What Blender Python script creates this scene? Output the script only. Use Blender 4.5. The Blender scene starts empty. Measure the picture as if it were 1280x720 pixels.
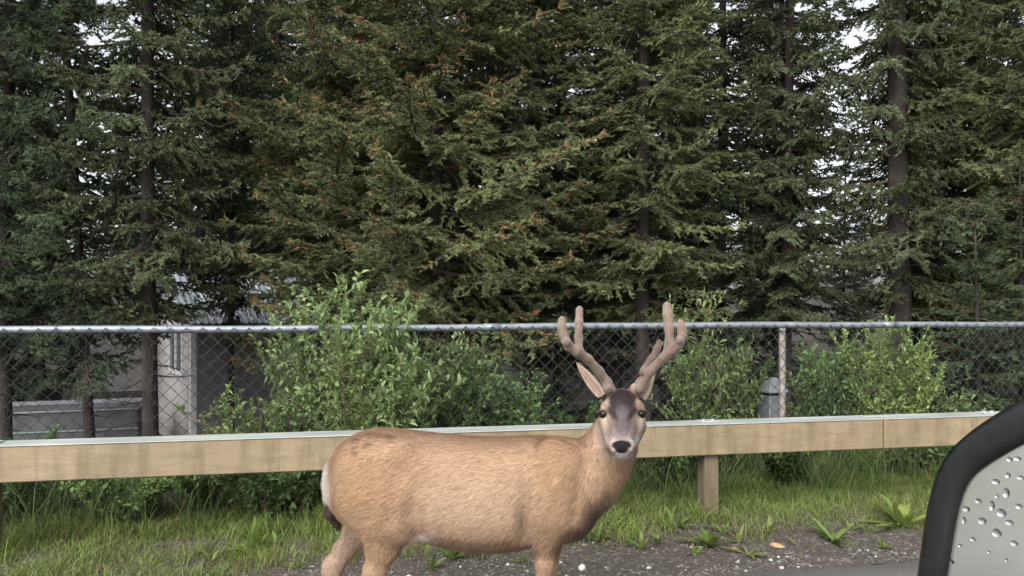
import bpy, math, random
import numpy as np
from mathutils import Vector

R = math.radians
rng = np.random.default_rng(7)
random.seed(7)
scene = bpy.context.scene
COL = scene.collection

# ---------------------------------------------------------------- camera, sky, sun, exposure
CAMZ, FPX, HORIZON = 1.35, 950.0, 384.0          # eye height, focal length in photo pixels, horizon row
cam_d = bpy.data.cameras.new('camera')
cam_d.sensor_width = 36.0
cam_d.lens = 36.0 * FPX / 1280.0
cam_d.shift_y = (HORIZON - 360.0) / 1280.0
cam_d.clip_start, cam_d.clip_end = 0.02, 2000.0
cam = bpy.data.objects.new('camera', cam_d)
COL.objects.link(cam)
cam.location = (0, 0, CAMZ)
cam.rotation_euler = (R(90), 0, 0)
scene.camera = cam

SUN_EL, SUN_AZ = 42.0, 202.0                      # overcast: broad soft sun high behind the camera, a little left
world = bpy.data.worlds.new('World')
scene.world = world
world.use_nodes = True
wn, wl = world.node_tree.nodes, world.node_tree.links
wn.clear()
sky = wn.new('ShaderNodeTexSky')
sky.sky_type = 'NISHITA'
sky.sun_disc = False
sky.sun_elevation = R(SUN_EL)
sky.sun_rotation = R(SUN_AZ)
sky.air_density, sky.dust_density, sky.ozone_density = 1.0, 4.0, 1.0
hs = wn.new('ShaderNodeHueSaturation')
hs.inputs['Saturation'].default_value = 0.22       # cloud cover: nearly neutral sky light
bg = wn.new('ShaderNodeBackground')
bg.inputs['Strength'].default_value = 0.15
wo = wn.new('ShaderNodeOutputWorld')
wl.new(sky.outputs[0], hs.inputs['Color'])
wl.new(hs.outputs[0], bg.inputs['Color'])
wl.new(bg.outputs[0], wo.inputs['Surface'])

sun_d = bpy.data.lights.new('sun', 'SUN')
sun_d.energy = 1.5
sun_d.angle = R(50)
sun_d.color = (1.0, 0.95, 0.88)
sun = bpy.data.objects.new('sun', sun_d)
COL.objects.link(sun)
_a, _e = R(SUN_AZ), R(SUN_EL)
sdir = Vector((math.sin(_a) * math.cos(_e), math.cos(_a) * math.cos(_e), math.sin(_e)))   # towards the sun
sun.rotation_euler = sdir.to_track_quat('Z', 'Y').to_euler()
sun.location = (0, 0, 20)

scene.view_settings.view_transform = 'Standard'
scene.view_settings.look = 'None'
scene.view_settings.exposure = 1.0
scene.view_settings.gamma = 1.0
scene.view_settings.use_curve_mapping = False
scene.render.engine = 'CYCLES'
scene.cycles.max_bounces = 6
scene.cycles.diffuse_bounces = 4
scene.cycles.glossy_bounces = 3
scene.cycles.transmission_bounces = 4
scene.cycles.use_denoising = True


# ---------------------------------------------------------------- helpers
def W(px, py, d):
    """Point of the place seen at photo pixel (px, py) at distance d."""
    return np.array([(px - 640.0) / FPX * d, d, CAMZ - (py - HORIZON) / FPX * d])


def tag(o, label=None, cat=None, group=None, kind=None):
    if label: o['label'] = label
    if cat: o['category'] = cat
    if group: o['group'] = group
    if kind: o['kind'] = kind
    return o


def empty(name, loc, label, cat, group=None, rz=0.0):
    o = bpy.data.objects.new(name, None)
    COL.objects.link(o)
    o.location = loc
    o.rotation_euler = (0, 0, rz)
    o.empty_display_size = 0.1
    return tag(o, label, cat, group)


def mesh_np(name, V, tris=None, quads=None, mats=(), mat_idx=None, col=None, smooth=True, normals=None):
    """Mesh data from numpy arrays; mat_idx per face (tris first), col per vertex (linear rgb)."""
    V = np.ascontiguousarray(V, dtype=np.float32)
    tris = np.zeros((0, 3), np.int32) if tris is None else np.asarray(tris, np.int32)
    quads = np.zeros((0, 4), np.int32) if quads is None else np.asarray(quads, np.int32)
    me = bpy.data.meshes.new(name)
    nt, nq = len(tris), len(quads)
    me.vertices.add(len(V))
    me.vertices.foreach_set('co', V.ravel())
    me.loops.add(nt * 3 + nq * 4)
    me.loops.foreach_set('vertex_index', np.concatenate([tris.ravel(), quads.ravel()]).astype(np.int32))
    me.polygons.add(nt + nq)
    starts = np.concatenate([np.arange(nt) * 3, nt * 3 + np.arange(nq) * 4]).astype(np.int32)
    me.polygons.foreach_set('loop_start', starts)
    me.polygons.foreach_set('use_smooth', np.full(nt + nq, bool(smooth)))
    if mat_idx is not None:
        me.polygons.foreach_set('material_index', np.asarray(mat_idx, np.int32))
    for m in mats:
        me.materials.append(m)
    if col is not None:
        at = me.color_attributes.new('Col', 'FLOAT_COLOR', 'POINT')
        c4 = np.ones((len(V), 4), np.float32)
        c4[:, :3] = col
        at.data.foreach_set('color', c4.ravel())
    me.update(calc_edges=True)
    me.validate()
    if normals is not None:
        me.normals_split_custom_set_from_vertices(np.asarray(normals, np.float32).tolist())
    return me


def link(name, me, parent=None, loc=None, rot=None):
    o = bpy.data.objects.new(name, me)
    COL.objects.link(o)
    if parent is not None: o.parent = parent
    if loc is not None: o.location = loc
    if rot is not None: o.rotation_euler = rot
    return o


class MB:
    """Collects pieces (verts, tris, quads, material index, colour) into one mesh."""
    def __init__(s):
        s.V, s.T, s.Q, s.mt, s.mq, s.C, s.n = [], [], [], [], [], [], 0

    def add(s, V, T=None, Q=None, m=0, c=(1, 1, 1)):
        V = np.asarray(V, float).reshape(-1, 3)
        if T is not None and len(T):
            T = np.asarray(T); s.T.append(T + s.n); s.mt.append(np.full(len(T), m))
        if Q is not None and len(Q):
            Q = np.asarray(Q); s.Q.append(Q + s.n); s.mq.append(np.full(len(Q), m))
        s.V.append(V)
        s.C.append(np.broadcast_to(np.asarray(c, float), V.shape))
        s.n += len(V)
        return s

    def box(s, lo, hi, m=0, c=(1, 1, 1), bev=0.0, M=None):
        lo, hi = np.asarray(lo, float), np.asarray(hi, float)
        if bev <= 0:
            V = np.array([[(lo, hi)[i][0], (lo, hi)[j][1], (lo, hi)[k][2]] for i in (0, 1) for j in (0, 1) for k in (0, 1)])
            Q = [[0, 1, 3, 2], [4, 6, 7, 5], [0, 4, 5, 1], [2, 3, 7, 6], [0, 2, 6, 4], [1, 5, 7, 3]]
            T = None
        else:
            b = min(bev, *(0.45 * (hi - lo)))
            V, idx = [], {}
            for i in (0, 1):
                for j in (0, 1):
                    for k in (0, 1):
                        p = np.array([(lo, hi)[i][0], (lo, hi)[j][1], (lo, hi)[k][2]])
                        ins = np.array([b * (1 - 2 * i), b * (1 - 2 * j), b * (1 - 2 * k)])
                        for ax in range(3):
                            q = p + ins; q[ax] = p[ax]
                            idx[i, j, k, ax] = len(V); V.append(q)
            V = np.array(V)
            g = lambda i, j, k, a: idx[i, j, k, a]
            Q, T = [], []
            for a in (0, 1):
                Q.append([g(a, 0, 0, 0), g(a, 1, 0, 0), g(a, 1, 1, 0), g(a, 0, 1, 0)])
                Q.append([g(0, a, 0, 1), g(0, a, 1, 1), g(1, a, 1, 1), g(1, a, 0, 1)])
                Q.append([g(0, 0, a, 2), g(1, 0, a, 2), g(1, 1, a, 2), g(0, 1, a, 2)])
                for d in (0, 1):
                    Q.append([g(0, a, d, 1), g(1, a, d, 1), g(1, a, d, 2), g(0, a, d, 2)])
                    Q.append([g(a, 0, d, 0), g(a, 1, d, 0), g(a, 1, d, 2), g(a, 0, d, 2)])
                    Q.append([g(a, d, 0, 0), g(a, d, 1, 0), g(a, d, 1, 1), g(a, d, 0, 1)])
                    for e in (0, 1):
                        T.append([g(a, d, e, 0), g(a, d, e, 1), g(a, d, e, 2)])
        if M is not None:
            V = V @ np.asarray(M)[:3, :3].T + np.asarray(M)[:3, 3]
        return s.add(V, T, Q, m, c)

    def tube(s, P, r, n=6, m=0, c=(1, 1, 1), cap=True):
        P = np.asarray(P, float)
        k = len(P)
        r = np.broadcast_to(np.asarray(r, float), (k,))
        t = np.gradient(P, axis=0)
        t /= np.linalg.norm(t, axis=1)[:, None] + 1e-12
        ref = np.array([0, 0, 1.0]) if abs(t[:, 2]).mean() < 0.8 else np.array([1.0, 0, 0])
        u = np.cross(t, ref); u /= np.linalg.norm(u, axis=1)[:, None] + 1e-12
        v = np.cross(t, u)
        a = np.arange(n) * 2 * np.pi / n
        V = P[:, None] + r[:, None, None] * (np.cos(a)[None, :, None] * u[:, None] + np.sin(a)[None, :, None] * v[:, None])
        i, j = np.meshgrid(np.arange(k - 1), np.arange(n), indexing='ij')
        j2 = (j + 1) % n
        Q = np.stack([i * n + j, i * n + j2, (i + 1) * n + j2, (i + 1) * n + j], -1).reshape(-1, 4)
        V = V.reshape(-1, 3)
        T = None
        if cap:
            V = np.vstack([V, P[0], P[-1]])
            jj = np.arange(n); j3 = (jj + 1) % n
            T = np.vstack([np.stack([np.full(n, k * n), j3, jj], 1), np.stack([np.full(n, k * n + 1), (k - 1) * n + jj, (k - 1) * n + j3], 1)])
        return s.add(V, T, Q, m, c)

    def mesh(s, name, mats, smooth=False, normals=None):
        T = np.concatenate(s.T) if s.T else None
        Q = np.concatenate(s.Q) if s.Q else None
        mi = np.concatenate(s.mt + s.mq)
        return mesh_np(name, np.concatenate(s.V), T, Q, mats, mi, np.concatenate(s.C), smooth, normals)

    def build(s, name, mats, parent=None, smooth=False, loc=None, rot=None):
        mats = mats if isinstance(mats, (list, tuple)) else [mats]
        return link(name, s.mesh(name, mats, smooth), parent, loc, rot)


def vnoise(p, seed=0):
    """Smooth value noise in numpy, p (...,3) -> 0..1"""
    p = np.asarray(p, float)
    i = np.floor(p).astype(np.int64); f = p - i
    f = f * f * (3 - 2 * f)
    def h(a):
        n = (a[..., 0] * 374761393 + a[..., 1] * 668265263 + a[..., 2] * 2147483647 + seed * 1274126177) & 0xffffffff
        n = ((n ^ (n >> 13)) * 1274126177) & 0xffffffff
        return ((n ^ (n >> 16)) & 0xffff) / 65535.0
    out = 0
    for dx in (0, 1):
        for dy in (0, 1):
            for dz in (0, 1):
                w = (f[..., 0] if dx else 1 - f[..., 0]) * (f[..., 1] if dy else 1 - f[..., 1]) * (f[..., 2] if dz else 1 - f[..., 2])
                out = out + w * h(i + np.array([dx, dy, dz]))
    return out


# ---------------------------------------------------------------- materials
def mat(name):
    m = bpy.data.materials.new(name)
    m.use_nodes = True
    nt = m.node_tree
    b = nt.nodes['Principled BSDF']
    return m, nt, nt.nodes, nt.links, b


def ramp(nodes, stops):
    r = nodes.new('ShaderNodeValToRGB')
    el = r.color_ramp.elements
    while len(el) < len(stops): el.new(0.5)
    for e, (p, c) in zip(el, stops):
        e.position = p
        e.color = (*c, 1) if len(c) == 3 else c
    return r


def noise(nt, scale, detail=4, rough=0.6, coord='Object', vec=None):
    n = nt.nodes.new('ShaderNodeTexNoise')
    n.inputs['Scale'].default_value = scale
    n.inputs['Detail'].default_value = detail
    n.inputs['Roughness'].default_value = rough
    if vec is None:
        tc = nt.nodes.new('ShaderNodeTexCoord')
        nt.links.new(tc.outputs[coord], n.inputs['Vector'])
    else:
        nt.links.new(vec, n.inputs['Vector'])
    return n


def bump(nt, b, height, strength=0.3, dist=0.01):
    bp = nt.nodes.new('ShaderNodeBump')
    bp.inputs['Strength'].default_value = strength
    bp.inputs['Distance'].default_value = dist
    nt.links.new(height, bp.inputs['Height'])
    nt.links.new(bp.outputs[0], b.inputs['Normal'])


def mixc(nt, fac, a, b, mode='MIX'):
    x = nt.nodes.new('ShaderNodeMix')
    x.data_type = 'RGBA'
    x.blend_type = mode
    for sock, val in ((x.inputs[0], fac), (x.inputs[6], a), (x.inputs[7], b)):
        if hasattr(val, 'is_output'): nt.links.new(val, sock)
        elif isinstance(val, (int, float)): sock.default_value = val
        else: sock.default_value = (*val, 1)
    return x.outputs[2]


def noisy(name, stops, scale, rough=0.7, bscale=None, bstr=0.3, bdist=0.01, detail=5, metal=0.0, stretch=None, spec=0.5):
    m, nt, N, L, b = mat(name)
    vec = None
    if stretch:
        tc = N.new('ShaderNodeTexCoord'); mp = N.new('ShaderNodeMapping')
        mp.inputs['Scale'].default_value = stretch
        L.new(tc.outputs['Object'], mp.inputs['Vector']); vec = mp.outputs[0]
    n = noise(nt, scale, detail, vec=vec)
    r = ramp(N, stops)
    L.new(n.outputs['Fac'], r.inputs[0]); L.new(r.outputs[0], b.inputs['Base Color'])
    b.inputs['Roughness'].default_value = rough
    b.inputs['Metallic'].default_value = metal
    b.inputs['Specular IOR Level'].default_value = spec
    if bscale:
        n2 = noise(nt, bscale, 6, vec=vec)
        bump(nt, b, n2.outputs['Fac'], bstr, bdist)
    return m


def leafmat(name, trans=0.3, rough=0.55, spec=0.3, use_obj=True):
    """Leaf: colour from the mesh attribute (times the plant's own tint), part of the light shines through."""
    m, nt, N, L, b = mat(name)
    at = N.new('ShaderNodeVertexColor'); at.layer_name = 'Col'
    c = at.outputs['Color']
    if use_obj:
        oi = N.new('ShaderNodeObjectInfo')
        c = mixc(nt, 1.0, c, oi.outputs['Color'], 'MULTIPLY')
    L.new(c, b.inputs['Base Color'])
    b.inputs['Roughness'].default_value = rough
    b.inputs['Specular IOR Level'].default_value = spec
    tr = N.new('ShaderNodeBsdfTranslucent')
    L.new(c, tr.inputs['Color'])
    mx = N.new('ShaderNodeMixShader'); mx.inputs[0].default_value = trans
    L.new(b.outputs[0], mx.inputs[1]); L.new(tr.outputs[0], mx.inputs[2])
    L.new(mx.outputs[0], N['Material Output'].inputs['Surface'])
    return m


def attrmat(name, rough=0.8, spec=0.2, bscale=None, bstr=0.3, bdist=0.003, sheen=0.0):
    m, nt, N, L, b = mat(name)
    at = N.new('ShaderNodeVertexColor'); at.layer_name = 'Col'
    L.new(at.outputs['Color'], b.inputs['Base Color'])
    b.inputs['Roughness'].default_value = rough
    b.inputs['Specular IOR Level'].default_value = spec
    b.inputs['Sheen Weight'].default_value = sheen
    if bscale:
        n2 = noise(nt, bscale, 5); bump(nt, b, n2.outputs['Fac'], bstr, bdist)
    return m


M_needle = leafmat('spruce needles', 0.36, 0.6, 0.25)
M_leaf = leafmat('broad leaves', 0.40, 0.5, 0.2)
M_grass = leafmat('grass blades', 0.35, 0.5, 0.3)
M_bark = noisy('spruce bark', [(0.3, (0.010, 0.0075, 0.006)), (0.55, (0.026, 0.019, 0.016)), (0.75, (0.055, 0.042, 0.036))], 9, 0.9, 22, 0.9, 0.03, stretch=(1, 1, 0.35))
M_twig = noisy('twig bark', [(0.3, (0.03, 0.02, 0.014)), (0.7, (0.075, 0.052, 0.038))], 30, 0.9)
M_stem = noisy('shrub stems', [(0.3, (0.06, 0.04, 0.025)), (0.7, (0.14, 0.10, 0.065))], 25, 0.8)
M_asphalt = None
M_galv = noisy('galvanised pipe', [(0.3, (0.15, 0.17, 0.195)), (0.7, (0.26, 0.285, 0.315))], 14, 0.5, 120, 0.15, 0.002, metal=0.4)
M_wire = noisy('dull fence wire', [(0.3, (0.035, 0.037, 0.04)), (0.7, (0.075, 0.08, 0.085))], 20, 0.6, metal=0.5)
M_fpost = noisy('weathered fence post', [(0.3, (0.14, 0.125, 0.11)), (0.7, (0.24, 0.22, 0.20))], 16, 0.65, 90, 0.2, 0.002, metal=0.2)


# ---------------------------------------------------------------- the ground, road and shoulder
def rail_y(x): return 4.40 + 0.19 * np.asarray(x, float)
def fence_y(x): return 5.19 + 0.22 * np.asarray(x, float)
def road_edge_y(x): return 3.60 + 0.22 * np.asarray(x, float)
def sstep(a, b, v):
    t = np.clip((np.asarray(v, float) - a) / (b - a), 0, 1)
    return t * t * (3 - 2 * t)


def gz(x, y):
    x, y = np.asarray(x, float), np.asarray(y, float)
    v = y - rail_y(x)
    p = np.stack([x * 0.9, y * 0.9, np.zeros_like(x)], -1)
    n = vnoise(p, 3) - 0.5
    z = 0.03 * sstep(-0.35, 0.15, v) - 0.58 * sstep(1.0, 5.0, v) - 0.02 * sstep(-0.3, -0.8, v)
    z = z + n * 0.10 * sstep(0.0, 2.5, v) * (v < 60)
    z = z + 0.25 * (vnoise(p * 0.16, 5) - 0.5) * sstep(8, 20, v)
    return z


def grid_mesh(name, X, Y, Z, mats, col=None, smooth=True):
    nx, ny = X.shape
    V = np.stack([X, Y, Z], -1).reshape(-1, 3)
    i, j = np.meshgrid(np.arange(nx - 1), np.arange(ny - 1), indexing='ij')
    a = i * ny + j
    Q = np.stack([a, a + ny, a + ny + 1, a + 1], -1).reshape(-1, 4)
    return mesh_np(name, V, None, Q, mats, None, col, smooth)


M_soil = noisy('forest floor', [(0.25, (0.012, 0.009, 0.006)), (0.5, (0.034, 0.023, 0.016)), (0.72, (0.070, 0.047, 0.032))], 3.2, 0.95, 30, 0.8, 0.03, detail=9)
u = np.linspace(-1, 1, 181)
gx = np.sinh(u * 5.2) / math.sinh(5.2) * 420
w = np.linspace(-1, 1, 221)
gy = 6 + np.sinh(w * 5.4) / math.sinh(5.4) * 520
GX, GY = np.meshgrid(gx, gy, indexing='ij')
tag(link('ground', grid_mesh('ground', GX, GY, gz(GX, GY), [M_soil])), kind='structure')

# asphalt with real grain: pale stones in dark binder, long wear streaks
M_asphalt, nt, N, L, b = mat('worn asphalt')
n1 = noise(nt, 160, 3); n2 = noise(nt, 1.3, 5)
r1 = ramp(N, [(0.35, (0.075, 0.072, 0.07)), (0.55, (0.135, 0.13, 0.125)), (0.72, (0.22, 0.215, 0.205))])
L.new(n1.outputs['Fac'], r1.inputs[0])
r2 = ramp(N, [(0.3, (0.75, 0.75, 0.75)), (0.7, (1.1, 1.1, 1.1))])
L.new(n2.outputs['Fac'], r2.inputs[0])
L.new(mixc(nt, 1.0, r1.outputs[0], r2.outputs[0], 'MULTIPLY'), b.inputs['Base Color'])
b.inputs['Roughness'].default_value = 0.62
bump(nt, b, n1.outputs['Fac'], 0.5, 0.004)
rx = np.concatenate([np.linspace(-160, -4, 60), np.linspace(-3.9, 5, 260), np.linspace(5.2, 160, 60)])
edge = road_edge_y(rx) + 0.05 * (vnoise(np.stack([rx * 3.1, rx * 0, rx * 0], -1), 9) - 0.5) + 0.02 * (vnoise(np.stack([rx * 17, rx * 0, rx * 0], -1), 4) - 0.5)
rows = [(-8.2, 0.0), (-3.0, 0.0), (-0.25, 0.0), (-0.03, -0.001), (0.0, -0.03)]
RX = np.repeat(rx[:, None], len(rows), 1)
RY = np.stack([(edge if o > -0.5 else road_edge_y(rx)) + o for o, _ in rows], 1)
RZ = np.repeat(np.array([z + 0.006 for _, z in rows])[None], len(rx), 0)
road = tag(link('road', grid_mesh('road', RX, RY, RZ, [M_asphalt])), kind='structure')
M_paint_w = noisy('worn white line paint', [(0.4, (0.35, 0.35, 0.34)), (0.6, (0.72, 0.72, 0.70))], 12, 0.6)
M_paint_y = noisy('worn yellow line paint', [(0.4, (0.40, 0.27, 0.05)), (0.6, (0.68, 0.45, 0.06))], 12, 0.6)
for off, wd, m in ((-0.75, 0.10, M_paint_w), (-3.95, 0.10, M_paint_y), (-4.20, 0.10, M_paint_y), (-7.6, 0.10, M_paint_w)):
    xs = np.linspace(-120, 120, 120)
    X = np.repeat(xs[:, None], 2, 1); Y = np.stack([road_edge_y(xs) + off, road_edge_y(xs) + off + wd], 1)
    link('lane_line', grid_mesh('lane_line', X, Y, np.full_like(X, 0.010), [m]), road)

# gravel shoulder: a lumpy sheet between the asphalt and the grass, loose stones on it
M_gravel, nt, N, L, b = mat('dirty gravel')
n1 = noise(nt, 55, 6, 0.75); n2 = noise(nt, 4.0, 4)
vo = N.new('ShaderNodeTexVoronoi'); vo.inputs['Scale'].default_value = 75
tc = N.new('ShaderNodeTexCoord'); L.new(tc.outputs['Object'], vo.inputs['Vector'])
r1 = ramp(N, [(0.2, (0.022, 0.0195, 0.0175)), (0.5, (0.058, 0.052, 0.047)), (0.8, (0.12, 0.110, 0.101))])
L.new(n1.outputs['Fac'], r1.inputs[0])
sp = N.new('ShaderNodeSeparateColor'); L.new(vo.outputs['Color'], sp.inputs[0])
r3 = ramp(N, [(0.0, (0.7, 0.65, 0.6)), (0.82, (1.1, 1.05, 1.0)), (0.93, (2.4, 2.4, 2.4))])
L.new(sp.outputs[0], r3.inputs[0])
L.new(mixc(nt, 1.0, r1.outputs[0], r3.outputs[0], 'MULTIPLY'), b.inputs['Base Color'])
b.inputs['Roughness'].default_value = 0.9
bump(nt, b, vo.outputs['Distance'], 0.6, 0.008)
sx = np.linspace(-5, 6, 700)
sv = np.linspace(-0.03, 1.25, 70)
SX, SV = np.meshgrid(sx, sv, indexing='ij')
SY = road_edge_y(SX) + SV
pn = np.stack([SX, SY, SX * 0], -1)
SZ = 0.004 + 0.018 * vnoise(pn * 14, 1) + 0.010 * vnoise(pn * 40, 2) + 0.03 * (vnoise(pn * 3, 8) - 0.4)
SZ = SZ * sstep(-0.03, 0.08, SV) + gz(SX, SY) * sstep(0.2, 0.6, SV) - 0.05 * sstep(0.95, 1.25, SV)
tag(link('gravel_shoulder', grid_mesh('gravel_shoulder', SX, SY, SZ, [M_gravel])), kind='structure')


def shoulder_z(x, y):
    v = np.asarray(y, float) - road_edge_y(x)
    return np.where(v < 0.02, 0.006, np.maximum(gz(x, y), 0.0) + 0.012)


ICO_V = np.array([[0, 0, 1], [.89, 0, .45], [.28, .85, .45], [-.72, .53, .45], [-.72, -.53, .45], [.28, -.85, .45],
                  [.72, .53, -.45], [-.28, .85, -.45], [-.89, 0, -.45], [-.28, -.85, -.45], [.72, -.53, -.45], [0, 0, -1]])
ICO_T = np.array([[0, 1, 2], [0, 2, 3], [0, 3, 4], [0, 4, 5], [0, 5, 1], [1, 6, 2], [2, 7, 3], [3, 8, 4], [4, 9, 5], [5, 10, 1],
                  [6, 7, 2], [7, 8, 3], [8, 9, 4], [9, 10, 5], [10, 6, 1], [11, 7, 6], [11, 8, 7], [11, 9, 8], [11, 10, 9], [11, 6, 10]])
M_pebble = attrmat('loose stones', 0.85, 0.3, 90, 0.4, 0.002)
npb = 5000
px_ = rng.uniform(-3.4, 4.2, npb)
pv = np.abs(rng.normal(0.28, 0.30, npb))
py_ = road_edge_y(px_) + np.clip(pv, -0.05, 1.1)
ps = rng.lognormal(math.log(0.0055), 0.42, npb).clip(0.003, 0.018)
ax = rng.uniform(0.65, 1.25, (npb, 3)) * np.array([1, 1, 0.7])
jit = rng.uniform(0.78, 1.2, (npb, 12, 1))
th = rng.uniform(0, 6.28, npb)
pv3 = ICO_V[None] * jit * ax[:, None] * ps[:, None, None]
cs, sn = np.cos(th)[:, None], np.sin(th)[:, None]
PV = np.stack([pv3[..., 0] * cs - pv3[..., 1] * sn + px_[:, None], pv3[..., 0] * sn + pv3[..., 1] * cs + py_[:, None],
               pv3[..., 2] + (shoulder_z(px_, py_) + ps * 0.3)[:, None]], -1).reshape(-1, 3)
PT = (ICO_T[None] + (np.arange(npb) * 12)[:, None, None]).reshape(-1, 3)
g = rng.uniform(0.05, 0.20, npb); g[rng.random(npb) < 0.08] = rng.uniform(0.35, 0.6, int(1))
pc = g[:, None] * np.array([1.0, 0.93, 0.87]) * rng.uniform(0.9, 1.1, (npb, 3))
tag(link('gravel', mesh_np('gravel', PV, PT, None, [M_pebble], None, np.repeat(pc, 12, 0), False)),
    'small loose grey and white stones along the asphalt edge', 'gravel', kind='stuff')


def make_stone(px, py, size, c, label):
    d = 1.35 * FPX / (py - HORIZON)
    p = W(px, py, d)
    import bmesh
    bm = bmesh.new()
    bmesh.ops.create_icosphere(bm, subdivisions=3, radius=1.0)
    V = np.array([v.co[:] for v in bm.verts]); T = np.array([[v.index for v in f.verts] for f in bm.faces]); bm.free()
    k = vnoise(V * 1.6 + px, 11) * 0.6 + vnoise(V * 4 + px, 12) * 0.15 + 0.62
    V = V * k[:, None] * np.array(size)
    cc = np.array(c) * (0.75 + 0.5 * vnoise(V * 60, 3))[:, None]
    o = link('stone', mesh_np('stone', V, T, None, [M_pebble], None, cc, True), None, (p[0], p[1], float(shoulder_z(p[0], p[1])) + size[2] * 0.45), (0, 0, px))
    tag(o, label, 'stone', 'stones on the gravel shoulder')


make_stone(727, 716, (0.022, 0.018, 0.02), (0.52, 0.52, 0.52), 'pale white stone beside the front leg of the deer')
make_stone(918, 692, (0.026, 0.02, 0.018), (0.24, 0.14, 0.10), 'small pinkish stone on the gravel below the guardrail post')
make_stone(973, 688, (0.05, 0.024, 0.018), (0.36, 0.25, 0.14), 'long tan stone among weeds at the gravel edge')
make_stone(700, 708, (0.016, 0.014, 0.012), (0.3, 0.29, 0.28), 'little grey stone just right of the deer front leg')


# ---------------------------------------------------------------- grass
def blades(x, y, z, h, wd, lean, col, seg=3):
    n = len(x)
    a = rng.uniform(0, 6.283, n)
    side = np.stack([np.cos(a), np.sin(a), np.zeros(n)], 1)
    la = rng.uniform(0, 6.283, n)
    ld = np.stack([np.cos(la), np.sin(la), np.zeros(n)], 1)
    base = np.stack([x, y, z], 1)
    rowsv, cols = [], []
    for k in range(seg + 1):
        t = k / seg
        c = base + ld * (lean * h * t ** 2)[:, None] + np.array([0, 0, 1.0]) * (h * (t - 0.25 * lean * t ** 2))[:, None]
        hw = wd * (1 - t) ** 0.6 * 0.5
        cc = col * (0.75 + 0.35 * t)
        if k < seg:
            rowsv += [c - side * hw[:, None], c + side * hw[:, None]]; cols += [cc, cc]
        else:
            rowsv.append(c); cols.append(cc)
    V = np.stack(rowsv, 1); C = np.stack(cols, 1)
    per = 2 * seg + 1
    T = []
    for k in range(seg - 1):
        o = 2 * k
        T += [[o, o + 1, o + 3], [o, o + 3, o + 2]]
    T.append([2 * seg - 2, 2 * seg - 1, 2 * seg])
    T = (np.array(T)[None] + (np.arange(n) * per)[:, None, None]).reshape(-1, 3)
    return V.reshape(-1, 3), T, C.reshape(-1, 3)


def tuft_points(n, xr, vr, tufts, spread):
    tx = rng.uniform(*xr, tufts); tv = rng.uniform(*vr, tufts)
    k = rng.integers(0, tufts, n)
    x = tx[k] + rng.normal(0, spread, n); v = tv[k] + rng.normal(0, spread, n)
    return x, v, k


def ground_z(x, y):
    v = y - road_edge_y(x)
    return np.where((v > 0) & (v < 1.15), np.maximum(gz(x, y), gz(x, y) + 0.014), gz(x, y))


def grass_obj(name, parts, label):
    Vs, Ts, Cs, o = [], [], [], 0
    for V, T, C in parts:
        Vs.append(V); Ts.append(T + o); Cs.append(C); o += len(V)
    ob = link(name, mesh_np(name, np.concatenate(Vs), np.concatenate(Ts), None, [M_grass], None, np.concatenate(Cs), True))
    ob.color = (1, 1, 1, 1)
    tag(ob, label, 'grass', kind='stuff')


def gcol(n, a=(0.135, 0.195, 0.050), b=(0.225, 0.285, 0.09), dry=0.05):
    t = rng.random((n, 1))
    c = np.array(a) * (1 - t) + np.array(b) * t
    d = rng.random(n) < dry
    c[d] = np.array([0.30, 0.23, 0.12]) * rng.uniform(0.7, 1.1, (d.sum(), 1))
    return c * rng.uniform(0.75, 1.2, (n, 1))


n = 130000
x = rng.uniform(-3.4, 4.4, n); v = rng.uniform(-0.62, 1.0, n)
edge_n = vnoise(np.stack([x * 1.7, x * 0, x * 0], -1), 21)
lim = -0.17 - 0.33 * sstep(-0.8, -1.7, x) + 0.34 * (edge_n - 0.5)
keep = (v > lim + rng.normal(0, 0.07, n)) & (rng.random(n) < 0.12 + 1.05 * vnoise(np.stack([x * 6, v * 6, x * 0], -1), 22))
x, v = x[keep], v[keep]
y = rail_y(x) + v
h = rng.uniform(0.03, 0.085, len(x)) * (0.5 + 1.2 * vnoise(np.stack([x * 4, v * 4, x * 0], -1), 23))
p1 = blades(x, y, ground_z(x, y) - 0.004, h, rng.uniform(0.004, 0.0075, len(x)), rng.uniform(0.2, 0.9, len(x)), gcol(len(x)), 2)
x, v, k = tuft_points(6000, (-3.6, 4.4), (-0.30, 0.7), 130, 0.04)
y = rail_y(x) + v
th_ = rng.uniform(0.6, 1.4, 130)[k]
p2 = blades(x, y, ground_z(x, y) - 0.004, rng.uniform(0.07, 0.15, len(x)) * th_, rng.uniform(0.004, 0.007, len(x)), rng.uniform(0.3, 1.0, len(x)), gcol(len(x), (0.15, 0.21, 0.05), (0.22, 0.29, 0.075)))
x = rng.uniform(-3.2, 4.0, 2600); v = rng.normal(-0.22, 0.16, 2600)
y = rail_y(x) + v
ok = y > road_edge_y(x) + 0.05
x, y = x[ok], y[ok]
p5 = blades(x, y, ground_z(x, y) + 0.012, rng.uniform(0.03, 0.10, len(x)), rng.uniform(0.002, 0.004, len(x)), rng.uniform(1.6, 2.6, len(x)), np.array([0.26, 0.20, 0.12]) * rng.uniform(0.4, 1.2, (len(x), 1)))
grass_obj('verge_grass', [p1, p2, p5], 'short yellow green verge grass under the guardrail')
x, v, k = tuft_points(15000, (-4.4, 5.8), (0.55, 2.0), 330, 0.07)
y = rail_y(x) + v
th_ = rng.uniform(0.5, 1.25, 330)[k]
p3 = blades(x, y, gz(x, y) - 0.01, rng.uniform(0.18, 0.46, len(x)) * th_, rng.uniform(0.004, 0.008, len(x)), rng.uniform(0.15, 0.9, len(x)), gcol(len(x), (0.085, 0.145, 0.045), (0.16, 0.225, 0.075), 0.05), 4)
x = rng.uniform(-9, 12, 9000); v = rng.uniform(1.6, 7, 9000)
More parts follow.
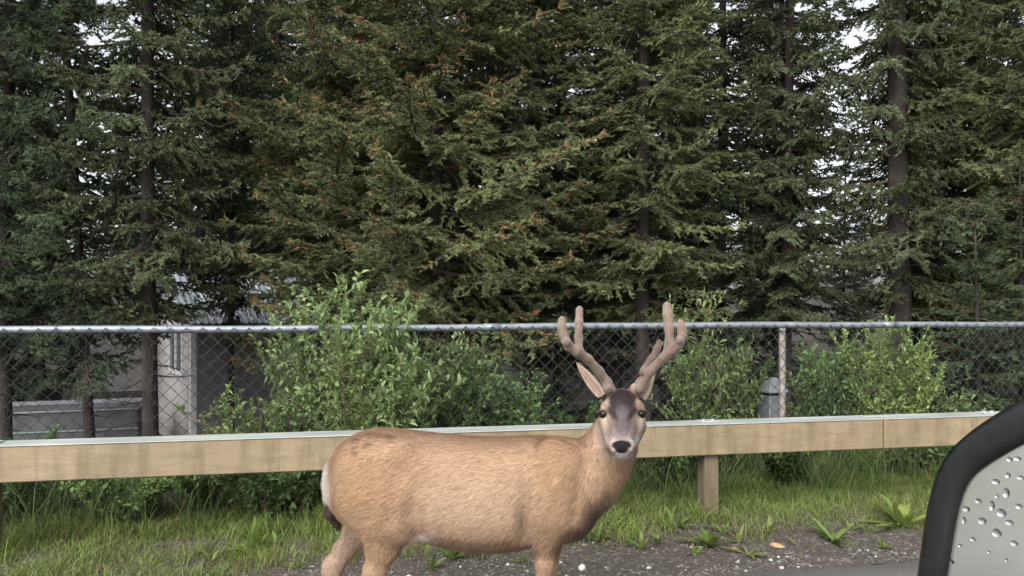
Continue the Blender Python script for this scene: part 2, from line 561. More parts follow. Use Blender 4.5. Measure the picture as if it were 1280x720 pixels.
y = rail_y(x) + v
p4 = blades(x, y, gz(x, y) - 0.01, rng.uniform(0.06, 0.25, len(x)), rng.uniform(0.004, 0.009, len(x)), rng.uniform(0.3, 1.0, len(x)), gcol(len(x), (0.05, 0.085, 0.025), (0.09, 0.13, 0.04), 0.3))
grass_obj('tall_grass', [p3, p4], 'tall dark green grass along the foot of the chain link fence')


# ---------------------------------------------------------------- guardrail
def tan_paint(name, warm=1.0):
    m, nt, N, L, b = mat(name)
    tc = N.new('ShaderNodeTexCoord'); mp = N.new('ShaderNodeMapping')
    mp.inputs['Scale'].default_value = (0.25, 1, 1)
    L.new(tc.outputs['Object'], mp.inputs['Vector'])
    n1 = noise(nt, 26, 8, 0.7, vec=mp.outputs[0]); n2 = noise(nt, 2.2, 4)
    n3 = noise(nt, 140, 3, 0.6)
    r = ramp(N, [(0.25, (0.172 * warm, 0.132, 0.078)), (0.5, (0.228 * warm, 0.178, 0.108)), (0.78, (0.285 * warm, 0.230, 0.148))])
    L.new(n1.outputs['Fac'], r.inputs[0])
    r2 = ramp(N, [(0.3, (0.80, 0.80, 0.78)), (0.7, (1.12, 1.12, 1.15))])
    L.new(n2.outputs['Fac'], r2.inputs[0])
    c = mixc(nt, 1.0, r.outputs[0], r2.outputs[0], 'MULTIPLY')
    mp2 = N.new('ShaderNodeMapping'); mp2.inputs['Scale'].default_value = (9, 1, 0.8)      # run-off streaks
    L.new(tc.outputs['Object'], mp2.inputs['Vector'])
    n4 = noise(nt, 1.6, 5, 0.65, vec=mp2.outputs[0])
    r4 = ramp(N, [(0.36, (0.66, 0.64, 0.62)), (0.52, (1, 1, 1)), (0.75, (1.1, 1.1, 1.1))])
    L.new(n4.outputs['Fac'], r4.inputs[0])
    c = mixc(nt, 0.75, c, r4.outputs[0], 'MULTIPLY')
    r3 = ramp(N, [(0.66, (1, 1, 1)), (0.75, (1.35, 1.4, 1.45))])
    L.new(n3.outputs['Fac'], r3.inputs[0])
    L.new(mixc(nt, 1.0, c, r3.outputs[0], 'MULTIPLY'), b.inputs['Base Color'])
    b.inputs['Roughness'].default_value = 0.6
    bump(nt, b, n1.outputs['Fac'], 0.25, 0.004)
    return m


M_tan = tan_paint('weathered tan beam')
M_tanpost = noisy('weathered post', [(0.3, (0.085, 0.068, 0.042)), (0.6, (0.155, 0.125, 0.078)), (0.8, (0.24, 0.20, 0.14))], 8, 0.75, 40, 0.4, 0.004, stretch=(1, 1, 0.2))
M_cap = noisy('grey weathered cap', [(0.3, (0.24, 0.26, 0.245)), (0.55, (0.35, 0.375, 0.355)), (0.75, (0.50, 0.52, 0.50))], 7, 0.5, 60, 0.2, 0.003, stretch=(0.25, 1, 1))
M_bolt = noisy('dull bolt steel', [(0.3, (0.2, 0.2, 0.2)), (0.7, (0.35, 0.35, 0.34))], 40, 0.5, metal=0.6)
RYAW = math.atan(0.19)
guard = empty('guardrail', (0, 4.40, 0), 'tan box beam roadside guardrail with grey top behind the deer', 'guardrail', rz=RYAW)
# local frame: x along the rail, y away from the road, z up; front face at y = 0
TOP, BH, BD = 0.638, 0.192, 0.17
cR = 1 / math.cos(RYAW)
joint = 2.375 * cR
for (a, b_) in ((-7.5, -3.018), (-3.01, joint - 0.004), (joint + 0.004, 7.5)):
    bm_ = MB().box((a, 0, TOP - BH), (b_, BD - 0.01, TOP - 0.006), bev=0.006)
    beam = bm_.build('beam', M_tan, guard)
    cp = MB().box((a + 0.002, -0.004, TOP - 0.0055), (b_ - 0.002, BD, TOP), bev=0.002)
    cp.build('top_cap', M_cap, beam)
for xp in (-4.80, -2.77, -0.76, 1.26, 3.27, 5.28):
    zb = float(gz(xp, rail_y(xp))) - 0.25
    pm = MB()
    # channel shaped post: front face, two returning flanges
    pm.box((xp - 0.047, 0.040, zb), (xp + 0.044, 0.056, TOP - BH - 0.002), bev=0.003)
    pm.box((xp - 0.047, 0.0563, zb), (xp - 0.033, 0.150, TOP - BH - 0.002), bev=0.003)
    pm.box((xp + 0.030, 0.0563, zb), (xp + 0.044, 0.150, TOP - BH - 0.002), bev=0.003)
    po = pm.build('post', M_tanpost, guard)
    tb = MB().box((xp - 0.06, 0.05, TOP + 0.0005), (xp + 0.06, 0.14, TOP + 0.008), bev=0.003)
    for q in (-0.03, 0.03):
        tb.tube([(xp + q, 0.095, TOP + 0.007), (xp + q, 0.095, TOP + 0.017)], 0.010, 8)
    tb.build('bracket_plate', M_cap, po)
tb = MB().box((joint - 0.10, 0.06, TOP + 0.0005), (joint + 0.10, 0.13, TOP + 0.006), bev=0.002)
tb.build('splice_plate', M_cap, guard)

# ---------------------------------------------------------------- chain link fence
fence = empty('chain_link_fence', (0, 5.19, 0), 'dull chain link fence with silver top rail behind the guardrail', 'fence', rz=math.atan(0.22))
FX0, FX1, FTOP = -5.5, 7.0, 1.215
tr = MB()
xs = np.linspace(FX0, FX1, 60)
tr.tube(np.stack([xs, xs * 0, FTOP + 0.004 * np.sin(xs * 1.1) + 0.002 * np.sin(xs * 4.3)], 1), 0.0235, 12)
for jx in (-3.4, -0.2, 2.9, 5.9):                           # swaged sleeves
    tr.tube([(jx, 0, FTOP + 0.004 * math.sin(jx * 1.1)), (jx + 0.12, 0, FTOP + 0.004 * math.sin(jx * 1.1))], 0.0255, 12)
tr.build('top_rail', M_galv, fence, smooth=True)
FPX_ = [2.05 - 3.05 * 2, 2.05 - 3.05, 2.05, 2.05 + 3.05]
for xp in FPX_:
    pm = MB().tube([(xp, 0.0, -0.45), (xp, 0.0, FTOP - 0.05)], 0.024, 12)
    po = pm.build('post', M_fpost, fence, smooth=True)
    MB().tube([(xp, 0.0, FTOP - 0.049), (xp, 0.0, FTOP - 0.02)], [0.027, 0.025], 12).build('loop_cap', M_galv, po, smooth=True)
wm = MB()
PIT = 0.092
zz = np.arange(-0.02, FTOP + 0.047, PIT / 2)
ncol = int((FX1 - FX0) / (PIT / 2))
for kx in range(ncol):
    x0 = FX0 + kx * PIT / 2
    sgn = np.where((np.arange(len(zz)) + kx) % 2 == 0, -1.0, 1.0)
    wob = 0.0025 * rng.normal(size=len(zz))
    P = np.stack([x0 + sgn * PIT * 0.262 + wob, -0.030 + sgn * 0.002 + 0.004 * np.sin(x0 * 2 + zz * 3), zz + 0.003 * np.sin(x0 * 1.7)], 1)
    wm.tube(P, 0.0026, 4, cap=False)
wm.build('wire_mesh', M_wire, fence, smooth=True)
for xt in np.arange(FX0 + 0.2, FX1, 0.62):
    a = np.linspace(0, 2 * np.pi, 10)
    MB().tube(np.stack([xt + 0.004 * a, -0.007 + 0.031 * np.cos(a), FTOP + 0.029 * np.sin(a)], 1), 0.0022, 4).build('tie_wire', M_galv, fence, smooth=True)

# ---------------------------------------------------------------- door mirror of the car the picture is taken from
M_blk = noisy('black mirror plastic', [(0.4, (0.005, 0.0055, 0.006)), (0.6, (0.009, 0.0095, 0.011))], 60, 0.38, 900, 0.15, 0.0005)
m, nt, N, L, b = mat('wet mirror glass')
n1 = noise(nt, 9, 4)
r = ramp(N, [(0.35, (0.58, 0.59, 0.54)), (0.65, (0.68, 0.69, 0.64))])
L.new(n1.outputs['Fac'], r.inputs[0]); L.new(r.outputs[0], b.inputs['Base Color'])
b.inputs['Metallic'].default_value = 0.85
b.inputs['Roughness'].default_value = 0.14
M_mirror = m
m, nt, N, L, b = mat('water drop')
b.inputs['Base Color'].default_value = (0.95, 0.97, 1, 1)
b.inputs['Transmission Weight'].default_value = 1.0
b.inputs['Roughness'].default_value = 0.12
b.inputs['IOR'].default_value = 1.22
M_drop = m
m, nt, N, L, b = mat('grey car paint')
b.inputs['Base Color'].default_value = (0.10, 0.105, 0.11, 1)
b.inputs['Metallic'].default_value = 0.5
b.inputs['Roughness'].default_value = 0.35
b.inputs['Coat Weight'].default_value = 0.6
M_car = m

mn = np.array([-0.83, -0.55, 0.05]); mn /= np.linalg.norm(mn)          # mirror faces the driver and the road behind
mc = W(1300, 660, 0.86)


def onplane(px, py, off=0.0):
    d = np.array([(px - 640.0) / FPX, 1.0, -(py - HORIZON) / FPX])
    o = np.array([0, 0, CAMZ])
    t = np.dot(mc + mn * off - o, mn) / np.dot(d, mn)
    return o + d * t


def smooth_loop(P, it=3):
    P = np.asarray(P, float)
    for _ in range(it):
        Q = 0.75 * P + 0.25 * np.roll(P, -1, 0); S = 0.25 * P + 0.75 * np.roll(P, -1, 0)
        P = np.stack([Q, S], 1).reshape(-1, P.shape[1])
    return P


outer_px = [(1140, 770), (1150, 690), (1160, 620), (1180, 566), (1222, 528), (1290, 488), (1380, 452), (1450, 470), (1470, 560), (1460, 720), (1420, 800), (1300, 835), (1180, 825)]
inner_px = [(1173, 775), (1186, 700), (1196, 638), (1209, 600), (1238, 577), (1300, 543), (1378, 505), (1428, 516), (1440, 575), (1432, 712), (1400, 770), (1300, 800), (1200, 800)]
OU = smooth_loop([onplane(*p) for p in outer_px], 3)
IN = smooth_loop([onplane(*p) for p in inner_px], 3)
nl = len(OU)
cen = OU.mean(0)
mroot_loc = np.array([cen[0], cen[1], 0.0])
mroot = empty('wing_mirror', mroot_loc, 'black car door mirror with rain drops on its glass', 'car mirror')
rim_front = OU + 0.004 * mn
lip = IN + (OU - IN) * 0.30 + 0.006 * mn
back = []
for sc_, dp in ((1.0, -0.012), (1.02, -0.035), (0.97, -0.065), (0.84, -0.09), (0.55, -0.108), (0.2, -0.115)):
    back.append(cen + (OU - cen) * sc_ + mn * dp)
loops = [IN - 0.010 * mn, IN + 0.002 * mn, lip, OU + (IN - OU) * 0.25 + 0.008 * mn, OU + (IN - OU) * 0.07 + 0.004 * mn] + back
hb = MB()
V = np.concatenate(loops) - mroot_loc
Q = []
for k in range(len(loops) - 1):
    for j in range(nl):
        j2 = (j + 1) % nl
        Q.append([k * nl + j, k * nl + j2, (k + 1) * nl + j2, (k + 1) * nl + j])
V = np.vstack([V, cen + mn * -0.117 - mroot_loc])
T = [[len(V) - 1, (len(loops) - 1) * nl + (j + 1) % nl, (len(loops) - 1) * nl + j] for j in range(nl)]
hb.add(V, T, Q)
hb.build('housing', M_blk, mroot, smooth=True)
GL = cen + (IN - cen) * 1.01 - 0.004 * mn
gl_c = GL.mean(0)
V = np.vstack([GL, gl_c]) - mroot_loc
glass = MB().add(V, [[nl, j, (j + 1) % nl] for j in range(nl)]).build('mirror_glass', M_mirror, mroot)
mu = np.cross(np.array([0, 0, 1.0]), mn); mu /= np.linalg.norm(mu); mv = np.cross(mn, mu)
drops = [(1246, 666, 7, 6), (1268, 679, 5, 4), (1228, 651, 6, 5), (1252, 641, 7, 6), (1223, 626, 5, 3.5), (1245, 602, 6, 4), (1260, 594, 4, 4), (1208, 636, 5, 4), (1216, 674, 4, 3), (1262, 653, 6, 4),
         (1274, 633, 5, 4), (1258, 616, 5, 7), (1240, 632, 4, 7), (1188, 702, 6, 3.5), (1276, 597, 5, 3), (1205, 650, 3.5, 5), (1246, 620, 3, 3), (1262, 574, 4, 3.5), (1272, 573, 5, 3.5), (1200, 682, 3, 2.5), (1236, 690, 2.5, 2), (1290, 610, 6, 5), (1310, 650, 7, 6), (1330, 600, 6, 5), (1300, 700, 5, 5), (1350, 660, 6, 6), (1258, 700, 2.5, 2.5)]
hemi = []
for k in range(5):
    ph = k / 4 * math.pi / 2
    hemi.append((math.cos(ph), math.sin(ph)))
for (dx, dy, rw, rh) in drops:
    c = onplane(dx, dy, -0.004)
    s = 0.85 * c[1] / FPX
    n_ = 14
    V = []
    for (rc, hz) in hemi[:-1]:
        for j in range(n_):
            a = j * 2 * math.pi / n_
            sag = 1.0 + 0.18 * (math.sin(a) < 0) * abs(math.sin(a))
            V.append(c + mu * (rw * s * rc * math.cos(a)) + mv * (rh * s * rc * math.sin(a) * sag) + mn * (0.17 * min(rw, rh) * s * hz + 0.0002))
    V.append(c + mn * (0.17 * min(rw, rh) * s + 0.0002)); V.append(c + mn * 0.0002)
    T, Q = [], []
    for k in range(3):
        for j in range(n_):
            Q.append([k * n_ + j, k * n_ + (j + 1) % n_, (k + 1) * n_ + (j + 1) % n_, (k + 1) * n_ + j])
    for j in range(n_):
        T.append([3 * n_ + j, 3 * n_ + (j + 1) % n_, len(V) - 2]); T.append([(j + 1) % n_, j, len(V) - 1])
    MB().add(np.array(V) - mroot_loc, T, Q).build('water_drop', M_drop, glass, smooth=True)
# arm down to the door and the door's outer skin below it (out of the picture, carries the mirror)
foot = cen + np.array([0.10, -0.16, -0.21])
MB().tube(np.array([cen + np.array([0.09, -0.02, -0.10]), cen + np.array([0.11, -0.08, -0.17]), foot]) - mroot_loc, [0.045, 0.032, 0.038], 12).build('mounting_arm', M_blk, mroot, smooth=True)
zs = [0.30, 0.45, 0.75, 0.95, foot[2] + 0.01]
yo = [0.02, 0.07, 0.09, 0.05, 0.0]
xs = np.linspace(-0.55, 1.1, 12)
X = np.repeat(xs[:, None], 5, 1); Z = np.repeat(np.array(zs)[None], 12, 0); Y = foot[1] + np.repeat(np.array(yo)[None], 12, 0)
V1 = np.stack([X, Y, Z], -1).reshape(-1, 3) - mroot_loc
V2 = V1 - np.array([0, 0.05, 0])
i, j = np.meshgrid(np.arange(11), np.arange(4), indexing='ij')
a = (i * 5 + j).ravel()
q1 = np.stack([a, a + 5, a + 6, a + 1], 1)
dq = MB().add(np.vstack([V1, V2]), None, np.vstack([q1, q1[:, ::-1] + 60, np.array([[k * 5 + 4, k * 5 + 9, k * 5 + 69, k * 5 + 64] for k in range(11)]), np.array([[k * 5, k * 5 + 60, k * 5 + 65, k * 5 + 5] for k in range(11)])]))
dq.build('door_panel', M_car, mroot, smooth=True)


# ---------------------------------------------------------------- sheds and yard things among the trees
def frame(o, ux):
    """4x4 with local x along ux (horizontal), y = 90 degrees to its left, z up, origin o."""
    ux = np.array([ux[0], ux[1], 0.0]); ux /= np.linalg.norm(ux)
    uy = np.array([-ux[1], ux[0], 0.0])
    M = np.eye(4); M[:3, 0], M[:3, 1], M[:3, 2], M[:3, 3] = ux, uy, (0, 0, 1), o
    return M


M_wallp = noisy('pale shed siding', [(0.35, (0.40, 0.38, 0.38)), (0.65, (0.52, 0.50, 0.50))], 5, 0.7, 60, 0.15, 0.004)
M_wallg = noisy('grey shed siding', [(0.35, (0.17, 0.17, 0.175)), (0.65, (0.25, 0.25, 0.255))], 5, 0.8, 60, 0.15, 0.004)
M_roofm = noisy('corrugated metal roof', [(0.35, (0.34, 0.40, 0.46)), (0.55, (0.52, 0.57, 0.62)), (0.7, (0.62, 0.66, 0.69))], 4, 0.45, metal=0.3)
M_rust = noisy('rusty roof sheet', [(0.3, (0.05, 0.03, 0.025)), (0.7, (0.14, 0.08, 0.06))], 6, 0.8)
M_white = noisy('white trim', [(0.3, (0.62, 0.63, 0.64)), (0.7, (0.78, 0.79, 0.80))], 8, 0.5)
m, nt, N, L, b = mat('window pane')
b.inputs['Base Color'].default_value = (0.10, 0.12, 0.13, 1); b.inputs['Roughness'].default_value = 0.08
M_pane = m
M_green = noisy('dark green steel', [(0.3, (0.010, 0.038, 0.032)), (0.7, (0.022, 0.065, 0.055))], 5, 0.5)
M_conc = noisy('grey concrete', [(0.3, (0.045, 0.048, 0.052)), (0.7, (0.09, 0.093, 0.098))], 6, 0.85, 50, 0.3, 0.005)
M_mint = noisy('mint metal sheet', [(0.3, (0.30, 0.42, 0.40)), (0.7, (0.42, 0.55, 0.52))], 4, 0.5)


def shed(corner, ul, ll, lr, eave, rise, wl_m, wr_m, roof_m, label, window=False, slats=0, over=0.14):
    """Shed with its near corner at `corner`; left wall runs along ul, right wall at 90 degrees to it."""
    ul = np.array([ul[0], ul[1], 0.0]); ul /= np.linalg.norm(ul)
    ur = np.array([ul[1], -ul[0], 0.0])
    c0 = np.array([corner[0], corner[1], 0.0])
    zb = float(gz(corner[0], corner[1])) - 0.25
    root = empty('shed', (corner[0], corner[1], 0), label, 'shed')
    M = np.eye(4); M[:3, 0], M[:3, 1], M[:3, 2] = ur, ul, (0, 0, 1)
    def put(mb, name, m, par=root): return mb.build(name, m, par)
    # walls (local x along the right wall, y along the left wall)
    nb = int((eave - zb) / 0.16)
    mb = MB()
    V = np.array([[0, 0.003, zb], [0, ll, zb], [0, ll, eave], [0, ll / 2, eave + rise], [0, 0.003, eave],
                  [0.08, 0.003, zb], [0.08, ll, zb], [0.08, ll, eave], [0.08, ll / 2, eave + rise], [0.08, 0.003, eave]])
    T = [[0, 1, 2], [0, 2, 4], [4, 2, 3], [7, 6, 5], [9, 7, 5], [8, 7, 9]]
    Q = [[0, 5, 6, 1], [1, 6, 7, 2], [2, 7, 8, 3], [3, 8, 9, 4], [4, 9, 5, 0]]
    mb.add((V @ M[:3, :3].T), T, Q)
    wl_o = put(mb, 'gable_wall', wl_m)
    bd = MB()
    for k in range(nb):
        z = zb + k * 0.16
        o_ = MB().box((-0.012, 0.06, z + 0.006), (-0.001, ll - 0.02, z + 0.152), M=M)
        o_.build('board', wl_m, wl_o)
    w2 = put(MB().box((0.081, 0, zb), (lr, 0.08, eave), M=M), 'side_wall', wr_m)
    for k in range(nb):
        z = zb + k * 0.16
        MB().box((0.09, -0.012, z + 0.006), (lr, -0.001, z + 0.152), M=M).build('board', wr_m, w2)
    put(MB().box((-0.02, -0.02, zb), (0.05, 0.05, eave - 0.01), M=M), 'corner_post', M_white)
    if window:
        y0, y1, z0, z1 = window
        f = MB()
        for lo, hi in (((-0.045, y0, z0), (-0.0125, y0 + 0.05, z1)), ((-0.045, y1 - 0.05, z0), (-0.0125, y1, z1)), ((-0.045, y0 + 0.0505, z0), (-0.0125, y1 - 0.0505, z0 + 0.05)), ((-0.045, y0 + 0.0505, z1 - 0.05), (-0.0125, y1 - 0.0505, z1)), ((-0.04, (y0 + y1) / 2 - 0.02, z0 + 0.0505), (-0.0126, (y0 + y1) / 2 + 0.02, z1 - 0.0505))):
            f.box(lo, hi, M=M)
        fo = f.build('window', M_white, root)
        MB().box((-0.024, y0 + 0.02, z0 + 0.02), (-0.0128, y1 - 0.02, z1 - 0.02), M=M).build('pane', M_pane, fo)
    # two corrugated slopes, ridge along the right-wall direction
    for side in (0, 1):
        xs = np.arange(-over, lr + over, 0.022)
        ye, yr = (-over, ll / 2) if side == 0 else (ll + over, ll / 2)
        ze = eave + rise - (rise / (ll / 2)) * (ll / 2 + over)
        zz_ = 0.012 * np.cos(xs * 2 * math.pi / 0.088)
        top = []
        for t in (0.0, 1.0):
            top.append(np.stack([xs, np.full_like(xs, ye + (yr - ye) * t), ze + (eave + rise - ze) * t + zz_ + 0.03], 1))
        Vt = np.concatenate(top); Vb = Vt - np.array([0, 0, 0.006])
        k = len(xs)
        a = np.arange(k - 1)
        Qt = np.stack([a, a + 1, a + k + 1, a + k], 1)
        V = np.concatenate([Vt, Vb]) @ M[:3, :3].T
        MB().add(V, None, np.vstack([Qt, Qt[:, ::-1] + 2 * k])).build('roof', roof_m, root, smooth=True)
    for k in range(slats):                       # loose pale battens lying on the rusty lower slope
        x = 0.25 + k * 0.17 + random.uniform(-.03, .03)
        t0, t1 = random.uniform(0.0, 0.1), random.uniform(0.45, 0.75)
        ze = eave - rise / (ll / 2) * over
        P = []
        for t in (t0, t1):
            y = -over + (ll / 2 + over) * t
            P.append(np.array([x + 0.05 * t, y, eave + rise - (rise / (ll / 2)) * (ll / 2 - y) + 0.055]))
        MB().tube(np.array(P) @ M[:3, :3].T, 0.016, 4).build('batten', M_white, root)
    return root


shed((-4.21, 10.0), (-0.6, 0.8), 2.4, 3.6, 1.18, 0.62, M_wallp, M_wallg, M_roofm, 'small shed with pale wall, white window and corrugated roof', window=(0.35, 1.15, 0.42, 1.05), slats=7)
shed((-9.6, 17.0), (-0.35, 0.94), 3.0, 5.0, 2.05, 0.75, M_wallp, M_wallp, M_mint, 'distant shed with mint metal roof behind the left trunks')
shed((-1.3, 13.6), (-0.2, 0.98), 3.0, 4.2, 1.5, 0.8, M_wallg, M_wallp, M_wallg, 'grey shed half hidden behind trunks left of the antlers')

p = W(37, 500, 11.5)
root = empty('waste_container', (p[0], p[1], float(gz(p[0], p[1]))), 'dark green waste container behind the fence at far left', 'container', rz=0.15)
MB().box((-0.36, -0.28, 0.10), (0.36, 0.28, 0.80), bev=0.02).build('body', M_green, root)
MB().box((-0.39, -0.31, 0.8005), (0.39, 0.31, 0.86), bev=0.02).build('lid', M_green, root)
MB().box((-0.37, -0.30, 0.46), (0.37, -0.2805, 0.50), bev=0.004).build('rim', M_galv, root)
for sx_ in (-0.28, 0.28):
    MB().box((sx_ - 0.04, -0.25, -0.02), (sx_ + 0.04, 0.25, 0.0995), bev=0.01).build('skid', M_green, root)

q0, q1 = W(-60, 530, 8.9), W(172, 516, 9.5)
dv = q1 - q0; ln = float(np.linalg.norm(dv[:2]))
root = empty('low_ramp', (q0[0], q0[1], 0), 'long low grey slab with pale edges behind the left trunks', 'ramp', rz=math.atan2(dv[1], dv[0]))
zt = 0.10
MB().box((0, 0, -0.75), (ln, 0.9, zt - 0.03), bev=0.01).build('slab', M_conc, root)
MB().box((-0.01, -0.012, zt - 0.0295), (ln + 0.01, 0.012, zt - 0.008), bev=0.005).build('edge_strip', M_galv, root)
MB().box((-0.01, -0.012, zt - 0.27), (ln + 0.01, -0.0005, zt - 0.25), bev=0.003).build('edge_strip', M_galv, root)
MB().box((-0.01, 0.84, zt - 0.0295), (ln + 0.01, 0.93, zt + 0.02), bev=0.005).build('edge_strip', M_galv, root)

p = W(964, 520, 5.95)
root = empty('utility_box', (p[0], p[1], float(gz(p[0], p[1]))), 'grey metal utility box with pitched lid behind the fence post', 'utility box', rz=0.35)
zt = 0.70 - float(gz(p[0], p[1]))
MB().box((-0.07, -0.07, -0.1), (0.07, 0.07, zt - 0.035), bev=0.006).build('cabinet', M_galv, root)
MB().box((-0.06, -0.06, zt - 0.0345), (0.06, 0.06, zt - 0.0125)).build('gap_shade', M_blk, root)  # black block gives the gap under the lid its shade
V = np.array([[-.09, -.09, zt], [.09, -.09, zt], [.09, .09, zt], [-.09, .09, zt], [-.09, -.09, zt - .012], [.09, -.09, zt - .012], [.09, .09, zt - .012], [-.09, .09, zt - .012], [-.01, 0, zt + .10], [.05, 0, zt + .10]])
MB().add(V, [[3, 0, 8], [1, 2, 9]], [[0, 1, 9, 8], [2, 3, 8, 9], [4, 5, 1, 0], [5, 6, 2, 1], [6, 7, 3, 2], [7, 4, 0, 3], [7, 6, 5, 4]]).build('lid', M_galv, root)


# ---------------------------------------------------------------- shrubs and weeds
def rot_basis(d, roll):
    """Frames for unit vectors d (n,3): returns side, up perpendicular to d, rolled."""
    ref = np.where(np.abs(d[:, 2:3]) > 0.95, np.array([[1.0, 0, 0]]), np.array([[0, 0, 1.0]]))
    s = np.cross(d, ref); s /= np.linalg.norm(s, axis=1)[:, None] + 1e-9
    u_ = np.cross(s, d)
    c, sn = np.cos(roll)[:, None], np.sin(roll)[:, None]
    return s * c + u_ * sn, -s * sn + u_ * c


def unit(v): return v / (np.linalg.norm(v, axis=-1, keepdims=True) + 1e-9)


def leaves(pos, d, length, width, col, fold=0.25, curl=0.25):
    """Folded, pointed oval leaves: 7 verts, 8 tris each."""
    n = len(pos)
    s, up = rot_basis(d, rng.uniform(-0.9, 0.9, n))
    L_, W_ = length[:, None], width[:, None]
    pts = [pos, pos + d * L_ * 0.35 + up * L_ * 0.04, pos + d * L_ * 0.72 + up * L_ * (0.02 - curl * 0.15), pos + d * L_ - up * L_ * curl * 0.45]
    l1 = pts[1] - s * W_ * 0.5 + up * W_ * fold; r1 = pts[1] + s * W_ * 0.5 + up * W_ * fold
    l2 = pts[2] - s * W_ * 0.36 + up * W_ * fold * 0.8; r2 = pts[2] + s * W_ * 0.36 + up * W_ * fold * 0.8
    V = np.stack([pts[0], pts[1], pts[2], pts[3], l1, r1, l2, r2], 1)
    T = np.array([[0, 4, 1], [0, 1, 5], [1, 4, 6], [1, 6, 2], [1, 2, 7], [1, 7, 5], [2, 6, 3], [2, 3, 7]])
    T = (T[None] + (np.arange(n) * 8)[:, None, None]).reshape(-1, 3)
    return V.reshape(-1, 3), T, np.repeat(col, 8, 0)


def make_shrub_meshes(nst, height, spread, nleaf_per_m=42, leaf_l=0.051, leaf_w=0.0255, seed=1, shoots=9, c1=(0.110, 0.168, 0.066), c2=(0.245, 0.325, 0.145), low=0.12, upright=0.5):
    rs = np.random.default_rng(seed)
    st = MB()
    lp, ld, lt = [], [], []
    def run(P, r0, r1, leaf_from):
        st.tube(P, np.linspace(r0, r1, len(P)), 5, cap=False)
        seg = np.linalg.norm(np.diff(P, axis=0), axis=1); tot = seg.sum()
        k = max(2, int(tot * nleaf_per_m))
        t = rs.uniform(leaf_from, 1.0, k)
        idx = np.clip((t * (len(P) - 1)).astype(int), 0, len(P) - 2); f = t * (len(P) - 1) - idx
        p = P[idx] * (1 - f[:, None]) + P[idx + 1] * f[:, None]
        ax_ = unit(P[idx + 1] - P[idx])
        dd = unit(ax_ * 0.55 + rs.normal(0, 0.6, (k, 3)) + np.array([0, 0, 0.18]))
        lp.append(p); ld.append(dd); lt.append(np.full(k, rs.uniform(0, 1)))
    for i in range(nst):
        a = rs.uniform(0, 6.283); sp_ = spread * math.sqrt(rs.uniform(0.02, 1))
        h = height * rs.uniform(0.6, 1.0) * (1 - 0.25 * (sp_ / spread) ** 2)
        b0 = np.array([math.cos(a), math.sin(a), 0]) * sp_ * 0.25
        t = np.linspace(0, 1, 8)[:, None]
        P = b0 + np.array([math.cos(a), math.sin(a), 0]) * (sp_ * 0.85) * t ** (1 + upright) + np.array([0, 0, h]) * t + np.cumsum(rs.normal(0, 0.016, (8, 3)), 0)
        run(P, 0.009, 0.0025, 0.35)
        for q in range(shoots):
            tt = rs.uniform(low, 0.95); k = tt * 7; i0 = int(k)
            o = P[i0] + (P[min(i0 + 1, 7)] - P[i0]) * (k - i0)
            aa = rs.uniform(0, 6.283); sl = rs.uniform(0.14, 0.34) * (1.15 - 0.5 * tt) * min(1.2, height)
            dr = unit(np.array([math.cos(aa), math.sin(aa), rs.uniform(0.25, 1.1)]))
            t2 = np.linspace(0, 1, 5)[:, None]
            P2 = o + dr * sl * t2 + np.array([0, 0, 0.25 * sl]) * t2 ** 2 + np.cumsum(rs.normal(0, 0.006, (5, 3)), 0)
            run(P2, 0.004, 0.0015, 0.1)
    p, d, tt = np.concatenate(lp), np.concatenate(ld), np.concatenate(lt)
    keep = p[:, 2] > 0.03
    p, d, tt = p[keep], d[keep], tt[keep]
    n = len(p)
    t = np.clip(0.5 * tt + 0.6 * rs.random(n), 0, 1)[:, None]
    col = (np.array(c1) * (1 - t) + np.array(c2) * t) * rs.uniform(0.8, 1.2, (n, 1))
    V, T, C = leaves(p, d, leaf_l * rs.uniform(0.4, 1.35, n), leaf_w * rs.uniform(0.6, 1.3, n), col)
    return st.mesh('stems', [M_stem], True), mesh_np('foliage', V, T, None, [M_leaf], None, C, True)


def place_shrub(meshes, x, y, rz, sc, label, tint=(1, 1, 1), cat='shrub', name='shrub', group=None):
    root = empty(name, (x, y, float(gz(x, y)) - 0.02), label, cat, group, rz)
    root.scale = sc if isinstance(sc, tuple) else (sc, sc, sc)
    link('stems', meshes[0], root)
    f = link('foliage', meshes[1], root)
    f.color = (*tint, 1)
    return root


SH_big = make_shrub_meshes(22, 1.46, 0.70, 105, seed=3, shoots=23)
SH_mid = make_shrub_meshes(16, 1.12, 0.55, 88, seed=4, shoots=18)
SH_thin = make_shrub_meshes(8, 1.5, 0.30, 60, leaf_l=0.055, leaf_w=0.016, seed=5, shoots=14, upright=0.2)
SH_low = make_shrub_meshes(18, 0.55, 0.48, 85, leaf_l=0.05, leaf_w=0.03, seed=6, shoots=11, c1=(0.085, 0.140, 0.055), c2=(0.18, 0.25, 0.105), low=0.05)
SH_spr = make_shrub_meshes(7, 1.0, 0.60, 60, seed=8, shoots=10, upright=0.3)


def at(px, d): return (px - 640.0) / FPX * d


